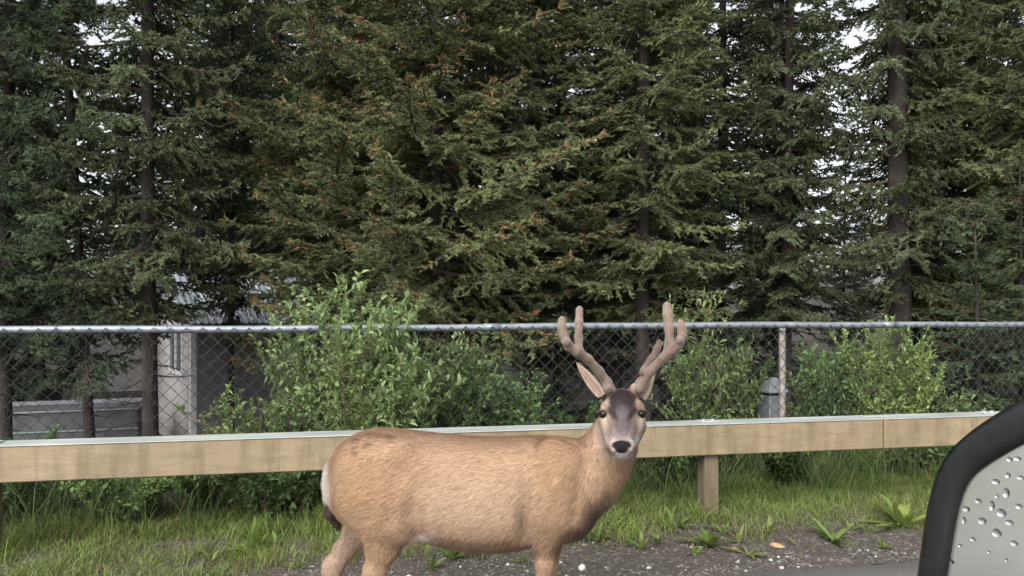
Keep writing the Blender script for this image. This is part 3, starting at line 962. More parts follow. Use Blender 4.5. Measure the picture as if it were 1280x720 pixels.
shr = 'shrubs along the chain link fence'
def S(meshes, px, d, rz, sc, label, tint=(1, 1, 1)): place_shrub(meshes, at(px, d), d, rz, sc, label, tint, group=shr)
S(SH_big, 455, 5.02, 0.3, (0.95, 0.75, 1.10), 'big leafy shrub rising above the fence rail left of the deer', (1.2, 1.2, 1.2))
S(SH_mid, 545, 5.40, 1.3, (0.9, 0.8, 1.1), 'leafy shrub behind the back of the deer, below the tall one', (0.85, 0.92, 0.88))
S(SH_mid, 640, 5.7, 2.9, (1.0, 0.9, 0.86), 'low dark shrub between the tall shrub and the antlers', (0.75, 0.88, 0.8))
S(SH_spr, 305, 5.3, 0.0, (1.0, 0.8, 1.0), 'sparse young shrub in front of the grey shed wall', (1.15, 1.15, 1.0))
S(SH_low, 380, 5.35, 2.0, (1.1, 0.9, 1.5), 'bushy low shrub under the tall shrub on its left', (1.0, 1.0, 1.0))
S(SH_thin, 872, 5.95, 0.6, (1.0, 1.0, 1.05), 'slender willow shoot rising just right of the antlers', (1.2, 1.2, 1.1))
S(SH_mid, 898, 5.95, 4.1, (0.85, 0.7, 1.05), 'narrow leaved shrub left of the fence post', (0.95, 1.0, 0.9))
S(SH_mid, 1028, 6.5, 5.2, (0.85, 0.8, 1.1), 'dark shrub immediately right of the fence post', (0.7, 0.85, 0.75))
S(SH_big, 1105, 6.15, 2.2, (0.75, 0.6, 0.90), 'bright rounded shrub behind the rail joint at right', (1.3, 1.3, 1.05))
S(SH_mid, 1168, 6.35, 3.3, (0.75, 0.7, 0.72), 'small pale shrub at the right edge of the bright one', (1.2, 1.2, 1.15))
S(SH_thin, 456, 4.86, 1.1, (1.3, 0.5, 0.86), 'upright leafy shoot in front of the fence within the tall shrub', (1.05, 1.05, 1.0))
S(SH_low, 350, 4.80, 0.5, (1.0, 0.5, 0.95), 'low broad leaved bush under the rail left of the deer tail', (0.85, 0.95, 0.85))
S(SH_low, 255, 4.95, 1.7, (1.0, 0.5, 0.9), 'low broad leaved bush seen through the mesh below the rail', (1.3, 1.35, 1.2))
S(SH_low, 150, 4.72, 3.0, (0.8, 0.5, 0.7), 'light green low bush under the left part of the rail', (1.35, 1.4, 1.2))
S(SH_low, 30, 4.75, 4.0, (0.8, 0.7, 1.0), 'dark bluish low bush at the left edge under the rail', (0.8, 1.0, 1.05))
S(SH_low, 830, 5.6, 5.0, (1.0, 0.7, 1.0), 'dark low bush behind the rail under the deer head', (0.6, 0.75, 0.65))
S(SH_low, 985, 5.62, 0.9, (1.0, 0.5, 0.85), 'low bush at the foot of the fence post', (0.75, 0.85, 0.7))
S(SH_low, 1150, 6.0, 2.5, (1.1, 0.7, 1.0), 'low bush under the rail beside the car mirror', (0.9, 1.0, 0.85))
S(SH_low, 720, 5.5, 3.6, (1.0, 0.7, 1.1), 'low dark bush behind the neck of the deer', (0.6, 0.75, 0.65))
S(SH_low, 1260, 6.4, 3.1, (1.2, 0.8, 1.1), 'low bush behind the top of the car mirror', (0.6, 0.7, 0.6))


def make_weed(px, py, n, ln, label, c=(0.13, 0.20, 0.055), up=0.5):
    d = 1.35 * FPX / (py - HORIZON)
    x, y = at(px, d), d
    root = empty('weed', (x, y, float(shoulder_z(x, y)) - 0.005), label, 'weed', 'leafy weeds at the gravel edge')
    for k in range(int(n * 1.8)):
        a = k * 2.4 + random.uniform(-0.9, 0.9)
        L_ = 1.25 * ln * random.uniform(0.35, 1.2)
        el = up * random.uniform(0.3, 1.9)
        t = np.linspace(0, 1, 6)
        ctr = np.stack([np.cos(a) * L_ * t * math.cos(el), np.sin(a) * L_ * t * math.cos(el), L_ * (t * math.sin(el) * 1.3 - 0.55 * t ** 2 * math.sin(el) * random.uniform(0.6, 1.6)) + 0.004], 1)
        sd = np.array([-math.sin(a), math.cos(a), 0])
        wd = L_ * 0.085 * np.sin(np.pi * (0.08 + 0.92 * t) ** 0.8) * random.uniform(0.8, 1.3)
        wd[-1] = 0.0005
        l, r_ = ctr - sd * wd[:, None] + np.array([0, 0, 1]) * wd[:, None] * 0.35, ctr + sd * wd[:, None] + np.array([0, 0, 1]) * wd[:, None] * 0.35
        V = np.concatenate([l, ctr, r_])
        Q = [[i, i + 6, i + 7, i + 1] for i in range(5)] + [[i + 6, i + 12, i + 13, i + 7] for i in range(5)]
        cc = np.array(c) * random.uniform(0.75, 1.25) * np.array([random.uniform(0.9, 1.2), 1, 1])
        MB().add(V, None, Q, c=cc).build('leaf', M_grass, root, smooth=True)


make_weed(888, 688, 14, 0.16, 'leafy weed at the foot of the guardrail post', up=0.6)
make_weed(923, 683, 6, 0.10, 'small pale weed right of the guardrail post', (0.20, 0.22, 0.08), 0.8)
make_weed(935, 697, 5, 0.12, 'flat weed with few long leaves beside the pinkish stone', (0.16, 0.20, 0.06), 0.3)
make_weed(1042, 683, 15, 0.16, 'star shaped leafy weed on the gravel right of the tan stone')
make_weed(1128, 664, 18, 0.22, 'large yellowish weed next to the car mirror', (0.18, 0.25, 0.06), 0.7)
make_weed(1000, 690, 4, 0.10, 'thin weed with narrow leaves right of the tan stone', (0.15, 0.18, 0.06), 0.4)
make_weed(748, 680, 10, 0.10, 'small leafy weed below the chest of the deer', up=0.7)
make_weed(803, 692, 7, 0.10, 'upright weed with few leaves right of the deer chest', up=1.0)
make_weed(845, 668, 9, 0.12, 'green weed in the grass left of the guardrail post', up=0.6)
make_weed(566, 702, 13, 0.13, 'bright leafy weed under the belly of the deer', (0.14, 0.23, 0.06), 0.8)
make_weed(540, 716, 8, 0.08, 'tiny weed between the hind leg and the bright weed', up=0.8)
make_weed(632, 694, 10, 0.11, 'darker weed under the belly near the front leg', (0.09, 0.16, 0.045), 0.7)
make_weed(318, 700, 14, 0.15, 'tall grassy weed left of the deer hind leg', (0.13, 0.20, 0.05), 1.1)
make_weed(372, 716, 7, 0.07, 'little weed on the gravel by the deer hock', up=0.5)
make_weed(262, 712, 9, 0.09, 'small weed at the grass edge below the beam', up=0.7)
for wx, wy, wl, lab in ((770, 668, 0.09, 'short weed in the grass right of the deer chest'), (822, 683, 0.07, 'low weed between the deer chest and the guardrail post'), (868, 700, 0.08, 'spreading weed left of the post foot on open gravel'),
                        (905, 672, 0.10, 'leafy weed touching the right side of the guardrail post'), (962, 672, 0.09, 'weed in the grass above the tan stone'), (1062, 668, 0.08, 'weed behind the star shaped one'),
                        (1105, 690, 0.07, 'low weed near the asphalt below the yellowish weed'), (600, 690, 0.10, 'weed behind the bright one under the belly'), (655, 706, 0.06, 'tiny weed just left of the deer front leg'), (345, 690, 0.08, 'weed at the grass edge left of the hind hock')):
    make_weed(wx, wy, 9, wl, lab, (0.12 + 0.05 * random.random(), 0.19 + 0.05 * random.random(), 0.055), random.uniform(0.4, 1.0))
make_weed(1085, 672, 8, 0.09, 'small weed between the star shaped and the yellowish one', up=0.7)


# ---------------------------------------------------------------- spruces
def bough(L, rs, lat_sp=0.07, ter_sp=0.062, nper=6, nl=0.036, nw=0.010, tips=0.0, droop=0.22):
    """One bough along +x: wood tubes plus needle triangles. Returns (Vn, Tn, Cn, Vw, Qw)."""
    wood = MB()
    t = np.linspace(0, 1, 9)
    up = rs.uniform(0.10, 0.22)
    ax_ = np.stack([t * L, 0.05 * L * np.sin(t * rs.uniform(1, 4) + rs.uniform(0, 6)) * t, L * (-droop * t + (droop * 0.55 + up * 0.4) * t ** 2.4)], 1)
    wood.tube(ax_, np.linspace(0.011 * L + 0.003, 0.002, 9), 5, cap=False)
    tipb = rs.random() < tips * 12                      # this bough ends in rusty new cones
    A, D, K, Cc = [], [], [], []                       # needle-bearing twig starts, vectors, needle counts, brown tip flag
    def axis_at(tt):
        k = tt * 8; i0 = min(int(k), 7)
        return ax_[i0] + (ax_[i0 + 1] - ax_[i0]) * (k - i0), unit(ax_[i0 + 1] - ax_[i0])
    nlat = int(L * 0.86 / lat_sp * 2)
    for q in range(nlat):
        tt = 0.12 + 0.88 * (q + rs.uniform(0, 1)) / nlat
        o, d0 = axis_at(min(tt, 0.999))
        sgn = 1 if q % 2 else -1
        ll = (0.29 * L * (1 - tt) ** 0.7 + 0.07) * rs.uniform(0.55, 1.15)
        an = R(rs.uniform(38, 68))
        d = unit(d0 * math.cos(an) + np.array([0, sgn, 0]) * math.sin(an) + np.array([0, 0, rs.uniform(-0.55, 0.30)]))
        sagv = np.array([0, 0, -rs.uniform(0.05, 0.32) * ll])
        tl = np.linspace(0, 1, 4)[:, None]
        P = o + d * ll * tl + sagv * tl ** 2
        wood.tube(P, np.linspace(0.0028, 0.0012, 4), 3, cap=False)
        for s in range(3):
            A.append(P[s]); D.append(P[s + 1] - P[s]); K.append(max(2, int(np.linalg.norm(P[s + 1] - P[s]) / 0.017))); Cc.append(0)
        nt_ = int(ll / ter_sp * 2.3)
        for w_ in range(nt_):
            t2 = (w_ + rs.uniform(0, 1)) / max(nt_, 1)
            o2 = o + d * ll * t2 + sagv * t2 ** 2
            side = np.cross(d, np.array([0, 0, 1.0])) * (1 if w_ % 2 else -1)
            a2 = R(rs.uniform(35, 65))
            d2 = unit(d * math.cos(a2) + side * math.sin(a2) + np.array([0, 0, rs.uniform(-0.70, 0.35)]))
            l2 = rs.uniform(0.035, 0.085) * (1.1 - 0.4 * t2)
            A.append(o2); D.append(d2 * l2); K.append(nper); Cc.append(1 if (tipb and tt > 0.78 and rs.random() < 0.22) or rs.random() < tips * 0.25 else 0)
    # bough tip
    o, d0 = axis_at(0.97)
    for s in range(5):
        A.append(o); D.append(unit(d0 + rs.normal(0, 0.35, 3)) * 0.08); K.append(6); Cc.append(1 if tipb and rs.random() < 0.6 else 0)
    A, D, K, Cc = np.array(A), np.array(D), np.array(K), np.array(Cc)
    tc_ = np.exp(rs.normal(0, 0.22, len(A)))
    green = np.array([0.104, 0.128, 0.075]); brown = np.array([0.23, 0.150, 0.096])
    tcol = np.where((Cc == 1)[:, None], brown, green) * tc_[:, None]
    Vs, Ts, Cs, off = [], [], [], 0
    # every twig is a slim needle-clad finger: two crossed spindles
    tl_ = np.linalg.norm(D, axis=1)
    dv = unit(D); s1, u1 = rot_basis(dv, rs.uniform(0, 3, len(A)))
    for sd in (s1, u1):
        w2 = (nw * 1.05 * rs.uniform(0.7, 1.3, len(A)))[:, None]
        V = np.stack([A, A + D * 0.35 - sd * w2, A + D * 0.45 + sd * w2, A + D * 1.12], 1).reshape(-1, 3)
        T = (np.array([[0, 1, 3], [0, 3, 2]])[None] + (np.arange(len(A)) * 4)[:, None, None]).reshape(-1, 3)
        Vs.append(V); Ts.append(T + off); Cs.append(np.repeat(tcol * rs.uniform(0.85, 1.15, (len(A), 1)), 4, 0)); off += len(V)
    tw = np.repeat(np.arange(len(A)), np.maximum(K - 3, 2))
    n = len(tw)
    base = A[tw] + D[tw] * rs.random(n)[:, None]
    dirv = dv[tw]
    s2, u2 = rot_basis(dirv, np.zeros(n))
    ph = rs.uniform(0, 2 * np.pi, n)
    out = s2 * np.cos(ph)[:, None] + u2 * (np.sin(ph) * 0.9 + 0.2)[:, None]
    nd = unit(dirv * rs.uniform(0.45, 1.1, (n, 1)) + out)
    sd = unit(np.cross(nd, rs.normal(0, 1, (n, 3))))
    ln = nl * rs.uniform(0.6, 1.1, n)[:, None]
    hw = nw * 0.42
    V = np.stack([base - sd * hw, base + sd * hw, base + nd * ln + dirv * 0.004], 1).reshape(-1, 3)
    Vs.append(V); Ts.append(np.arange(n * 3).reshape(-1, 3) + off); Cs.append(np.repeat(tcol[tw] * rs.uniform(0.8, 1.25, (n, 1)), 3, 0))
    V, T, Cv = np.concatenate(Vs), np.concatenate(Ts), np.concatenate(Cs)
    Vw = np.concatenate(wood.V); Qw = np.concatenate(wood.Q)
    return V, T, Cv, Vw, Qw


def spruce_meshes(seed, H=12.5, z0=1.1, Rm=1.5, trunk_r=0.072, bs=0.29, per=7, dens=1.0, tips=0.0, droop=0.22, lean=(0, 0), power=0.55, dead=True, top_sparse=6.5, nl=0.036, nw=0.011):
    rs = np.random.default_rng(seed)
    sizes = sorted({round(Rm * k, 2) for k in (0.25, 0.45, 0.7, 1.0)})
    lib = {s: [bough(s, rs, 0.070 / dens, 0.062 / dens, 6, nl, nw, tips, droop) for _ in range(3)] for s in sizes}
    lean = np.array([lean[0], lean[1]])
    wob = rs.uniform(0, 6, 2)
    def ctr(z): return np.stack([lean[0] * z + 0.04 * np.sin(z * 0.5 + wob[0]), lean[1] * z + 0.04 * np.sin(z * 0.45 + wob[1]), z], -1)
    VN, TN, CN, VW, QW = [], [], [], [], []
    nn = nw_ = 0
    z = z0
    while z < H - 0.1:
        f = (z - z0) / (H - z0)
        Rz = Rm * (1 - f) ** power * (0.75 + 0.25 * min(1, (z - z0) / 0.8)) + 0.12
        k = per if z < top_sparse else max(3, per - 2)
        a0 = rs.uniform(0, 6.28)
        for q in range(k):
            if rs.random() < 0.08: continue
            L_ = Rz * rs.uniform(0.6, 1.22)
            s = min(sizes, key=lambda v: abs(v - L_))
            Vn, Tn, Cn, Vw, Qw = lib[s][rs.integers(0, 3)]
            sc_ = L_ / s
            tone = math.exp(rs.normal(0, 0.22))
            az = a0 + q * 6.283 / k + rs.normal(0, 0.25)
            pit = rs.normal(0.05, 0.10) + 0.30 * f - 0.05 * (1 - f)
            rl = rs.normal(0, 0.22)
            cr, sr = math.cos(rl), math.sin(rl)
            Mr = np.array([[1, 0, 0], [0, cr, -sr], [0, sr, cr]])
            cp, sp_ = math.cos(pit), math.sin(pit)
            Mp = np.array([[cp, 0, -sp_], [0, 1, 0], [sp_, 0, cp]])
            ca, sa = math.cos(az), math.sin(az)
            Mz = np.array([[ca, -sa, 0], [sa, ca, 0], [0, 0, 1]])
            M = Mz @ Mp @ Mr * sc_
            o = ctr(np.array(z + rs.normal(0, bs * 0.25)))
            VN.append(Vn @ M.T + o); TN.append(Tn + nn); CN.append(Cn * tone); nn += len(Vn)
            VW.append(Vw @ M.T + o); QW.append(Qw + nw_); nw_ += len(Vw)
        z += bs * rs.uniform(0.8, 1.2) * (1 if z < top_sparse else 1.3)
    mN = np.concatenate(VN); nt = sum(len(t) for t in TN)
    V = np.concatenate([mN, np.concatenate(VW)])
    T = np.concatenate(TN); Q = np.concatenate(QW) + len(mN)
    C = np.concatenate([np.concatenate(CN), np.ones((nw_, 3))])
    crown = mesh_np('crown', V, T, Q, [M_needle, M_twig], np.concatenate([np.zeros(len(T)), np.ones(len(Q))]), C, False)
    tk = MB()
    zz = np.concatenate([[-0.4, -0.1, 0.05, 0.2], np.linspace(0.5, H, 26)])
    rr = trunk_r * (1 - np.clip(zz, 0, H) / H) ** 0.8 * (1 + 0.5 * np.exp(-np.clip(zz + 0.1, 0, 9) * 4)) + 0.006
    tk.tube(ctr(zz), rr, 12)
    if dead:                                             # bare dead branches on the lower trunk
        for q in range(26):
            zq = rs.uniform(0.5, z0 + 1.6); a = rs.uniform(0, 6.283); l = rs.uniform(0.25, 0.95)
            o = ctr(np.array(zq))
            t = np.linspace(0, 1, 6)[:, None]
            dr = np.array([math.cos(a), math.sin(a), rs.uniform(-0.35, 0.1)])
            P = o + dr * l * t + np.cumsum(rs.normal(0, 0.018, (6, 3)), 0) * t
            tk.tube(P, np.linspace(0.009, 0.002, 6), 4, cap=False)
            for w_ in range(3):
                i0 = rs.integers(1, 5)
                d2 = unit(dr + rs.normal(0, 0.6, 3)) * rs.uniform(0.08, 0.3)
                tk.tube(np.array([P[i0], P[i0] + d2 * 0.5 + rs.normal(0, 0.01, 3), P[i0] + d2]), [0.004, 0.003, 0.0012], 3, cap=False)
    trunk = tk.mesh('trunk', [M_bark], True)
    return trunk, crown


SP_a = spruce_meshes(11, H=12.5, z0=1.5, Rm=1.15, bs=0.27, per=7, droop=0.36)
SP_b = spruce_meshes(12, H=14.0, z0=1.9, Rm=1.02, droop=0.46, trunk_r=0.085, bs=0.26, per=7)
SP_c = spruce_meshes(13, H=11.0, z0=1.0, Rm=1.30, droop=0.28, bs=0.28, per=7)
SP_f = spruce_meshes(14, H=10.0, z0=1.35, Rm=1.75, bs=0.27, per=8, tips=0.082, droop=0.26, trunk_r=0.09, dens=0.95, top_sparse=5.2)
SP_y = spruce_meshes(15, H=3.2, z0=0.25, Rm=0.75, bs=0.2, per=5, tips=0.01, trunk_r=0.035, dead=False, power=0.9)


def spruce(meshes, px, d, rz, sc, label, tint=(1, 1, 1), group=None, lean=0.0, tr=1.0):
    x = at(px, d)
    root = empty('spruce_tree', (x, d, float(gz(x, d))), label, 'spruce', group, R(rz))
    root.rotation_euler = (0, R(lean), R(rz))
    root.scale = (sc, sc, sc) if not isinstance(sc, tuple) else sc
    t_ = link('trunk', meshes[0], root)
    t_.scale = (tr, tr, 1)
    c = link('crown', meshes[1], root)
    c.color = (*tint, 1)
    return root


fg = 'spruces in the front row behind the fence'
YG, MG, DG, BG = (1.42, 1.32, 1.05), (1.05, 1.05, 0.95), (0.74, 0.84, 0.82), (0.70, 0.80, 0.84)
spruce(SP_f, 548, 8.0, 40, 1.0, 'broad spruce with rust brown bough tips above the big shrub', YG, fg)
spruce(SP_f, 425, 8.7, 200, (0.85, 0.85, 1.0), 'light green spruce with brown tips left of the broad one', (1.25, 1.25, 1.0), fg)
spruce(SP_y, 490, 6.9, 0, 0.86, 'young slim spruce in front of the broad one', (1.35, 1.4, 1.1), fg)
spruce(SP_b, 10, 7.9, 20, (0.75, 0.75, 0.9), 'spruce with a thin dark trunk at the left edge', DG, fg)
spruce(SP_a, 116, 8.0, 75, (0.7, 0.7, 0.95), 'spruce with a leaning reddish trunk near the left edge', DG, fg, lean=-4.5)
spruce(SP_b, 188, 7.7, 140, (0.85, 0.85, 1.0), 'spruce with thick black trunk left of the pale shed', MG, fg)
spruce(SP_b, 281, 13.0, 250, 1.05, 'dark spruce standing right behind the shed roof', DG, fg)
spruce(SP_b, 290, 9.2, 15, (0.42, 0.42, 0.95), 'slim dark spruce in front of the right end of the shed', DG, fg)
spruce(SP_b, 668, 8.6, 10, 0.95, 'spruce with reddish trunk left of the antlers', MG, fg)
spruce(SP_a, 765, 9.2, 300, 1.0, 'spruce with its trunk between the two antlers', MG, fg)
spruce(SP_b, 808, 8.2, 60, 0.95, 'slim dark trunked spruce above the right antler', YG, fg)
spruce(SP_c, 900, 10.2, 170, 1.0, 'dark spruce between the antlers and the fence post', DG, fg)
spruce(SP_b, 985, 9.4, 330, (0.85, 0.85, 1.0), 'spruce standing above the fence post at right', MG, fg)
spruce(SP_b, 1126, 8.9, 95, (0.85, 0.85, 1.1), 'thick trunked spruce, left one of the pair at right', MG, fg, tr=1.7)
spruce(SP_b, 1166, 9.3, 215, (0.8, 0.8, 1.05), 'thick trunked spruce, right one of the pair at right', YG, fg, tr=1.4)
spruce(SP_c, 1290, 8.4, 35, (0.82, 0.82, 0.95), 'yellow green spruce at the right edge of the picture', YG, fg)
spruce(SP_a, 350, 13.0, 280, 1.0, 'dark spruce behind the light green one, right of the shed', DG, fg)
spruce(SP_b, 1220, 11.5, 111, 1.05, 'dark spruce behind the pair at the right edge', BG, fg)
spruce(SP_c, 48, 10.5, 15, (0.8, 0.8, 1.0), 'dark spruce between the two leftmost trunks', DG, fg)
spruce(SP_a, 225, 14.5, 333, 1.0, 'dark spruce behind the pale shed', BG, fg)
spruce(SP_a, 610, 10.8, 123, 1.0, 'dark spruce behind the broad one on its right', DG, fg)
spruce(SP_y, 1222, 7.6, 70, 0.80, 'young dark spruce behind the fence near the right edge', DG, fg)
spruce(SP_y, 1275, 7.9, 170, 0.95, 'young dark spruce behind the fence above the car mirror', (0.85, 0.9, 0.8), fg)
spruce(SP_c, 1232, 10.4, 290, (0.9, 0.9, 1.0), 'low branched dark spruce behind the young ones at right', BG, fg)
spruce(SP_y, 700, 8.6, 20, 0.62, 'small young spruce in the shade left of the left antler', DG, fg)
bgk = 'spruces deeper in the wood'
kinds = [SP_a, SP_b, SP_c]
k = 0
for d0, n_, off in ((13.5, 11, 0), (17.5, 13, 0.5), (23.0, 16, 0.2), (31.0, 18, 0.7)):
    for q in range(n_):
        px = -160 + (1600 / n_) * (q + off) + random.uniform(-30, 30)
        d = d0 + random.uniform(-1.5, 1.5)
        gap = 1150 < px < 1290 or 1000 < px < 1125 or 40 < px < 155 or 200 < px < 285
        if gap and d0 < 20: continue            # gaps where the sky shows
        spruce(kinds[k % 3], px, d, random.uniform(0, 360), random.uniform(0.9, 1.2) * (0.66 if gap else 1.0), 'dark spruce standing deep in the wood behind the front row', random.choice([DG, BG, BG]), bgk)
        k += 1

for q, (px, d) in enumerate(((-420, 9.5), (-300, 12.5), (-230, 8.8), (-560, 11.5), (1480, 9.2), (1600, 12.0), (1720, 9.8), (1880, 12.5), (1560, 16.0), (2050, 11.0))):
    spruce(kinds[q % 3], px, d, q * 77, 1.05, 'dark spruce of the wood running on along the road', random.choice([DG, BG, MG]), 'spruces beside the picture')


# ---------------------------------------------------------------- the deer
DD = 2.79                                            # distance of its mid plane
ROOT = np.array([0.0, DD, 0.0])


def PD(px, py, d=DD): return W(px, py, d)


class Field:
    """Signed distance on a grid, blended from simple volumes."""
    def __init__(s, lo, hi, h):
        s.lo, s.h = np.array(lo, float), h
        s.n = np.ceil((np.array(hi) - s.lo) / h).astype(int) + 1
        s.f = np.full(tuple(s.n), 9.0, np.float32)

    def _win(s, lo, hi, pad):
        a = np.clip(np.floor((lo - pad - s.lo) / s.h).astype(int), 0, s.n - 1)
        b = np.clip(np.ceil((hi + pad - s.lo) / s.h).astype(int) + 1, 1, s.n)
        ax_ = [s.lo[i] + np.arange(a[i], b[i]) * s.h for i in range(3)]
        return (slice(a[0], b[0]), slice(a[1], b[1]), slice(a[2], b[2])), np.meshgrid(*ax_, indexing='ij')

    def blend(s, sl, d, k):
        f = s.f[sl]
        if k > 0:
            h = np.clip(0.5 + 0.5 * (f - d) / k, 0, 1)
            s.f[sl] = f * (1 - h) + d * h - k * h * (1 - h)
        else:
            s.f[sl] = np.minimum(f, d)

    def cut(s, sl, d, k):
        f = s.f[sl]
        h = np.clip(0.5 - 0.5 * (f + d) / k, 0, 1)
        s.f[sl] = f * (1 - h) + (-d) * h + k * h * (1 - h)

    def cone(s, a, b, r1, r2, k=0.03, sq=(1, 1, 1), cut=False):
        a, b, sq = np.array(a, float), np.array(b, float), np.array(sq, float)
        rm = max(r1, r2) * max(1, sq.max())
        sl, (X, Y, Z) = s._win(np.minimum(a, b) - rm, np.maximum(a, b) + rm, k + 0.03)
        ba = (b - a) / sq
        px_, py_, pz_ = (X - a[0]) / sq[0], (Y - a[1]) / sq[1], (Z - a[2]) / sq[2]
        h = np.clip((px_ * ba[0] + py_ * ba[1] + pz_ * ba[2]) / max(np.dot(ba, ba), 1e-9), 0, 1)
        d = np.sqrt((px_ - h * ba[0]) ** 2 + (py_ - h * ba[1]) ** 2 + (pz_ - h * ba[2]) ** 2) - (r1 + (r2 - r1) * h)
        (s.cut if cut else s.blend)(sl, d.astype(np.float32), k)

    def chain(s, pts, k=0.03, sq=(1, 1, 1)):
        for p, q in zip(pts[:-1], pts[1:]):
            s.cone(p[0], q[0], p[1], q[1], k, sq)

    def trunk(s, X0, zc, hh, hw, yc, k=0.03):
        lo = np.array([X0[0], yc - hw.max(), (zc - hh).min()]); hi = np.array([X0[-1], yc + hw.max(), (zc + hh).max()])
        sl, (X, Y, Z) = s._win(lo, hi, 0.08)
        xs = X[:, 0, 0]
        ci = lambda arr: np.interp(xs, X0, arr)[:, None, None]
        c, a, w = ci(zc), np.maximum(ci(hh), 1e-3), np.maximum(ci(hw), 1e-3)
        qz = (Z - c) / a
        ww = w * (1.0 - 0.10 * np.clip(qz, -1, 1) - 0.05 * np.clip(qz, -1, 1) ** 2)
        r = (np.abs((Y - yc) / ww) ** 2.2 + np.abs(qz) ** 2.2) ** (1 / 2.2)
        d = (r - 1) * np.minimum(a, w)
        over = np.maximum(np.maximum(X0[0] - X, X - X0[-1]), 0)
        s.blend(sl, (d + 3.0 * over).astype(np.float32), k)

    def surface(s):
        """Surface nets."""
        f = s.f
        sg = f < 0
        n = np.array(f.shape) - 1
        acc = np.zeros((*n, 3), np.float32); cnt = np.zeros(tuple(n), np.float32)
        sub = lambda o: (slice(o[0], o[0] + n[0]), slice(o[1], o[1] + n[1]), slice(o[2], o[2] + n[2]))
        corners = [(i, j, k) for i in (0, 1) for j in (0, 1) for k in (0, 1)]
        for c in corners:
            for ax_ in range(3):
                if c[ax_]: continue
                e = list(c); e[ax_] = 1
                fa, fb = f[sub(c)], f[sub(e)]
                m = (fa < 0) != (fb < 0)
                t = np.where(m, fa / np.where(m, fa - fb, 1), 0)
                for q in range(3):
                    acc[..., q] += m * (c[q] + (t if q == ax_ else 0))
                cnt += m
        act = cnt > 0
        ids = np.full(tuple(n), -1, np.int64); ids[act] = np.arange(act.sum())
        I = np.argwhere(act)
        V = (I + acc[act] / cnt[act][:, None]) * s.h + s.lo
        Q = []
        for ax_ in range(3):
            b, c = (ax_ + 1) % 3, (ax_ + 2) % 3
            sh = [slice(None)] * 3; sh2 = [slice(None)] * 3
            sh[ax_] = slice(0, -1); sh2[ax_] = slice(1, None)
            m = sg[tuple(sh)] != sg[tuple(sh2)]
            E = np.argwhere(m)
            E = E[(E[:, b] > 0) & (E[:, c] > 0) & (E[:, b] < n[b]) & (E[:, c] < n[c])]
            flip = sg[tuple(sh)][tuple(E.T)]
            q = []
            for db, dc in ((-1, -1), (0, -1), (0, 0), (-1, 0)):
                g = E.copy(); g[:, b] += db; g[:, c] += dc
                q.append(ids[tuple(g.T)])
            q = np.stack(q, 1)
            q[~flip] = q[~flip][:, ::-1]
            Q.append(q)
        Q = np.concatenate(Q)
        vol = np.sum(V[Q[:, 0]] * np.cross(V[Q[:, 1]], V[Q[:, 2]])) + np.sum(V[Q[:, 0]] * np.cross(V[Q[:, 2]], V[Q[:, 3]]))
        return V, (Q if vol > 0 else Q[:, ::-1])


def quad_normals(V, Q):
    n = np.cross(V[Q[:, 2]] - V[Q[:, 0]], V[Q[:, 3]] - V[Q[:, 1]])
    N_ = np.zeros_like(V)
    for k in range(4): np.add.at(N_, Q[:, k], n)
    return unit(N_)


def relax(V, Q, it=2, lam=0.5):
    for _ in range(it):
        acc = np.zeros_like(V); c = np.zeros(len(V))
        for a, b in ((0, 1), (1, 2), (2, 3), (3, 0)):
            np.add.at(acc, Q[:, a], V[Q[:, b]]); np.add.at(c, Q[:, a], 1)
            np.add.at(acc, Q[:, b], V[Q[:, a]]); np.add.at(c, Q[:, b], 1)
        V = V + lam * (acc / c[:, None] - V)
    return V


F = Field((-0.80, DD - 0.42, -0.01), (0.62, DD + 0.24, 1.16), 0.0055)
# trunk traced as top line, belly line and half width
sec = np.array([  # px, top, bottom, half width
    [409, 585, 622, .045], [413, 572, 631, .074], [421, 558, 641, .105], [434, 549, 652, .130], [450, 540, 664, .152], [470, 535.5, 672, .165],
    [495, 536.5, 674, .170], [525, 540, 671, .172], [555, 543, 680, .182], [590, 546, 686, .190], [620, 547, 687, .190], [650, 546, 683, .180],
    [675, 545, 678, .165], [700, 546, 675, .150], [720, 549, 667, .130], [735, 556, 652, .108], [748, 568, 634, .080], [758, 582, 618, .045]])
s_ = DD / FPX
X0 = (sec[:, 0] - 640) * s_
xf = np.linspace(X0[0], X0[-1], 160)
def sm(a):
    y = np.interp(xf, X0, a)
    kern = np.hanning(15); kern /= kern.sum()
    return np.convolve(np.pad(y, 7, mode='edge'), kern, 'valid')
zt, zb_ = sm(CAMZ - (sec[:, 1] - HORIZON) * s_), sm(CAMZ - (sec[:, 2] - HORIZON) * s_)
F.trunk(xf, (zt + zb_) / 2, (zt - zb_) / 2, sm(sec[:, 3]), DD)
NEAR, FAR = DD - 0.10, DD + 0.10
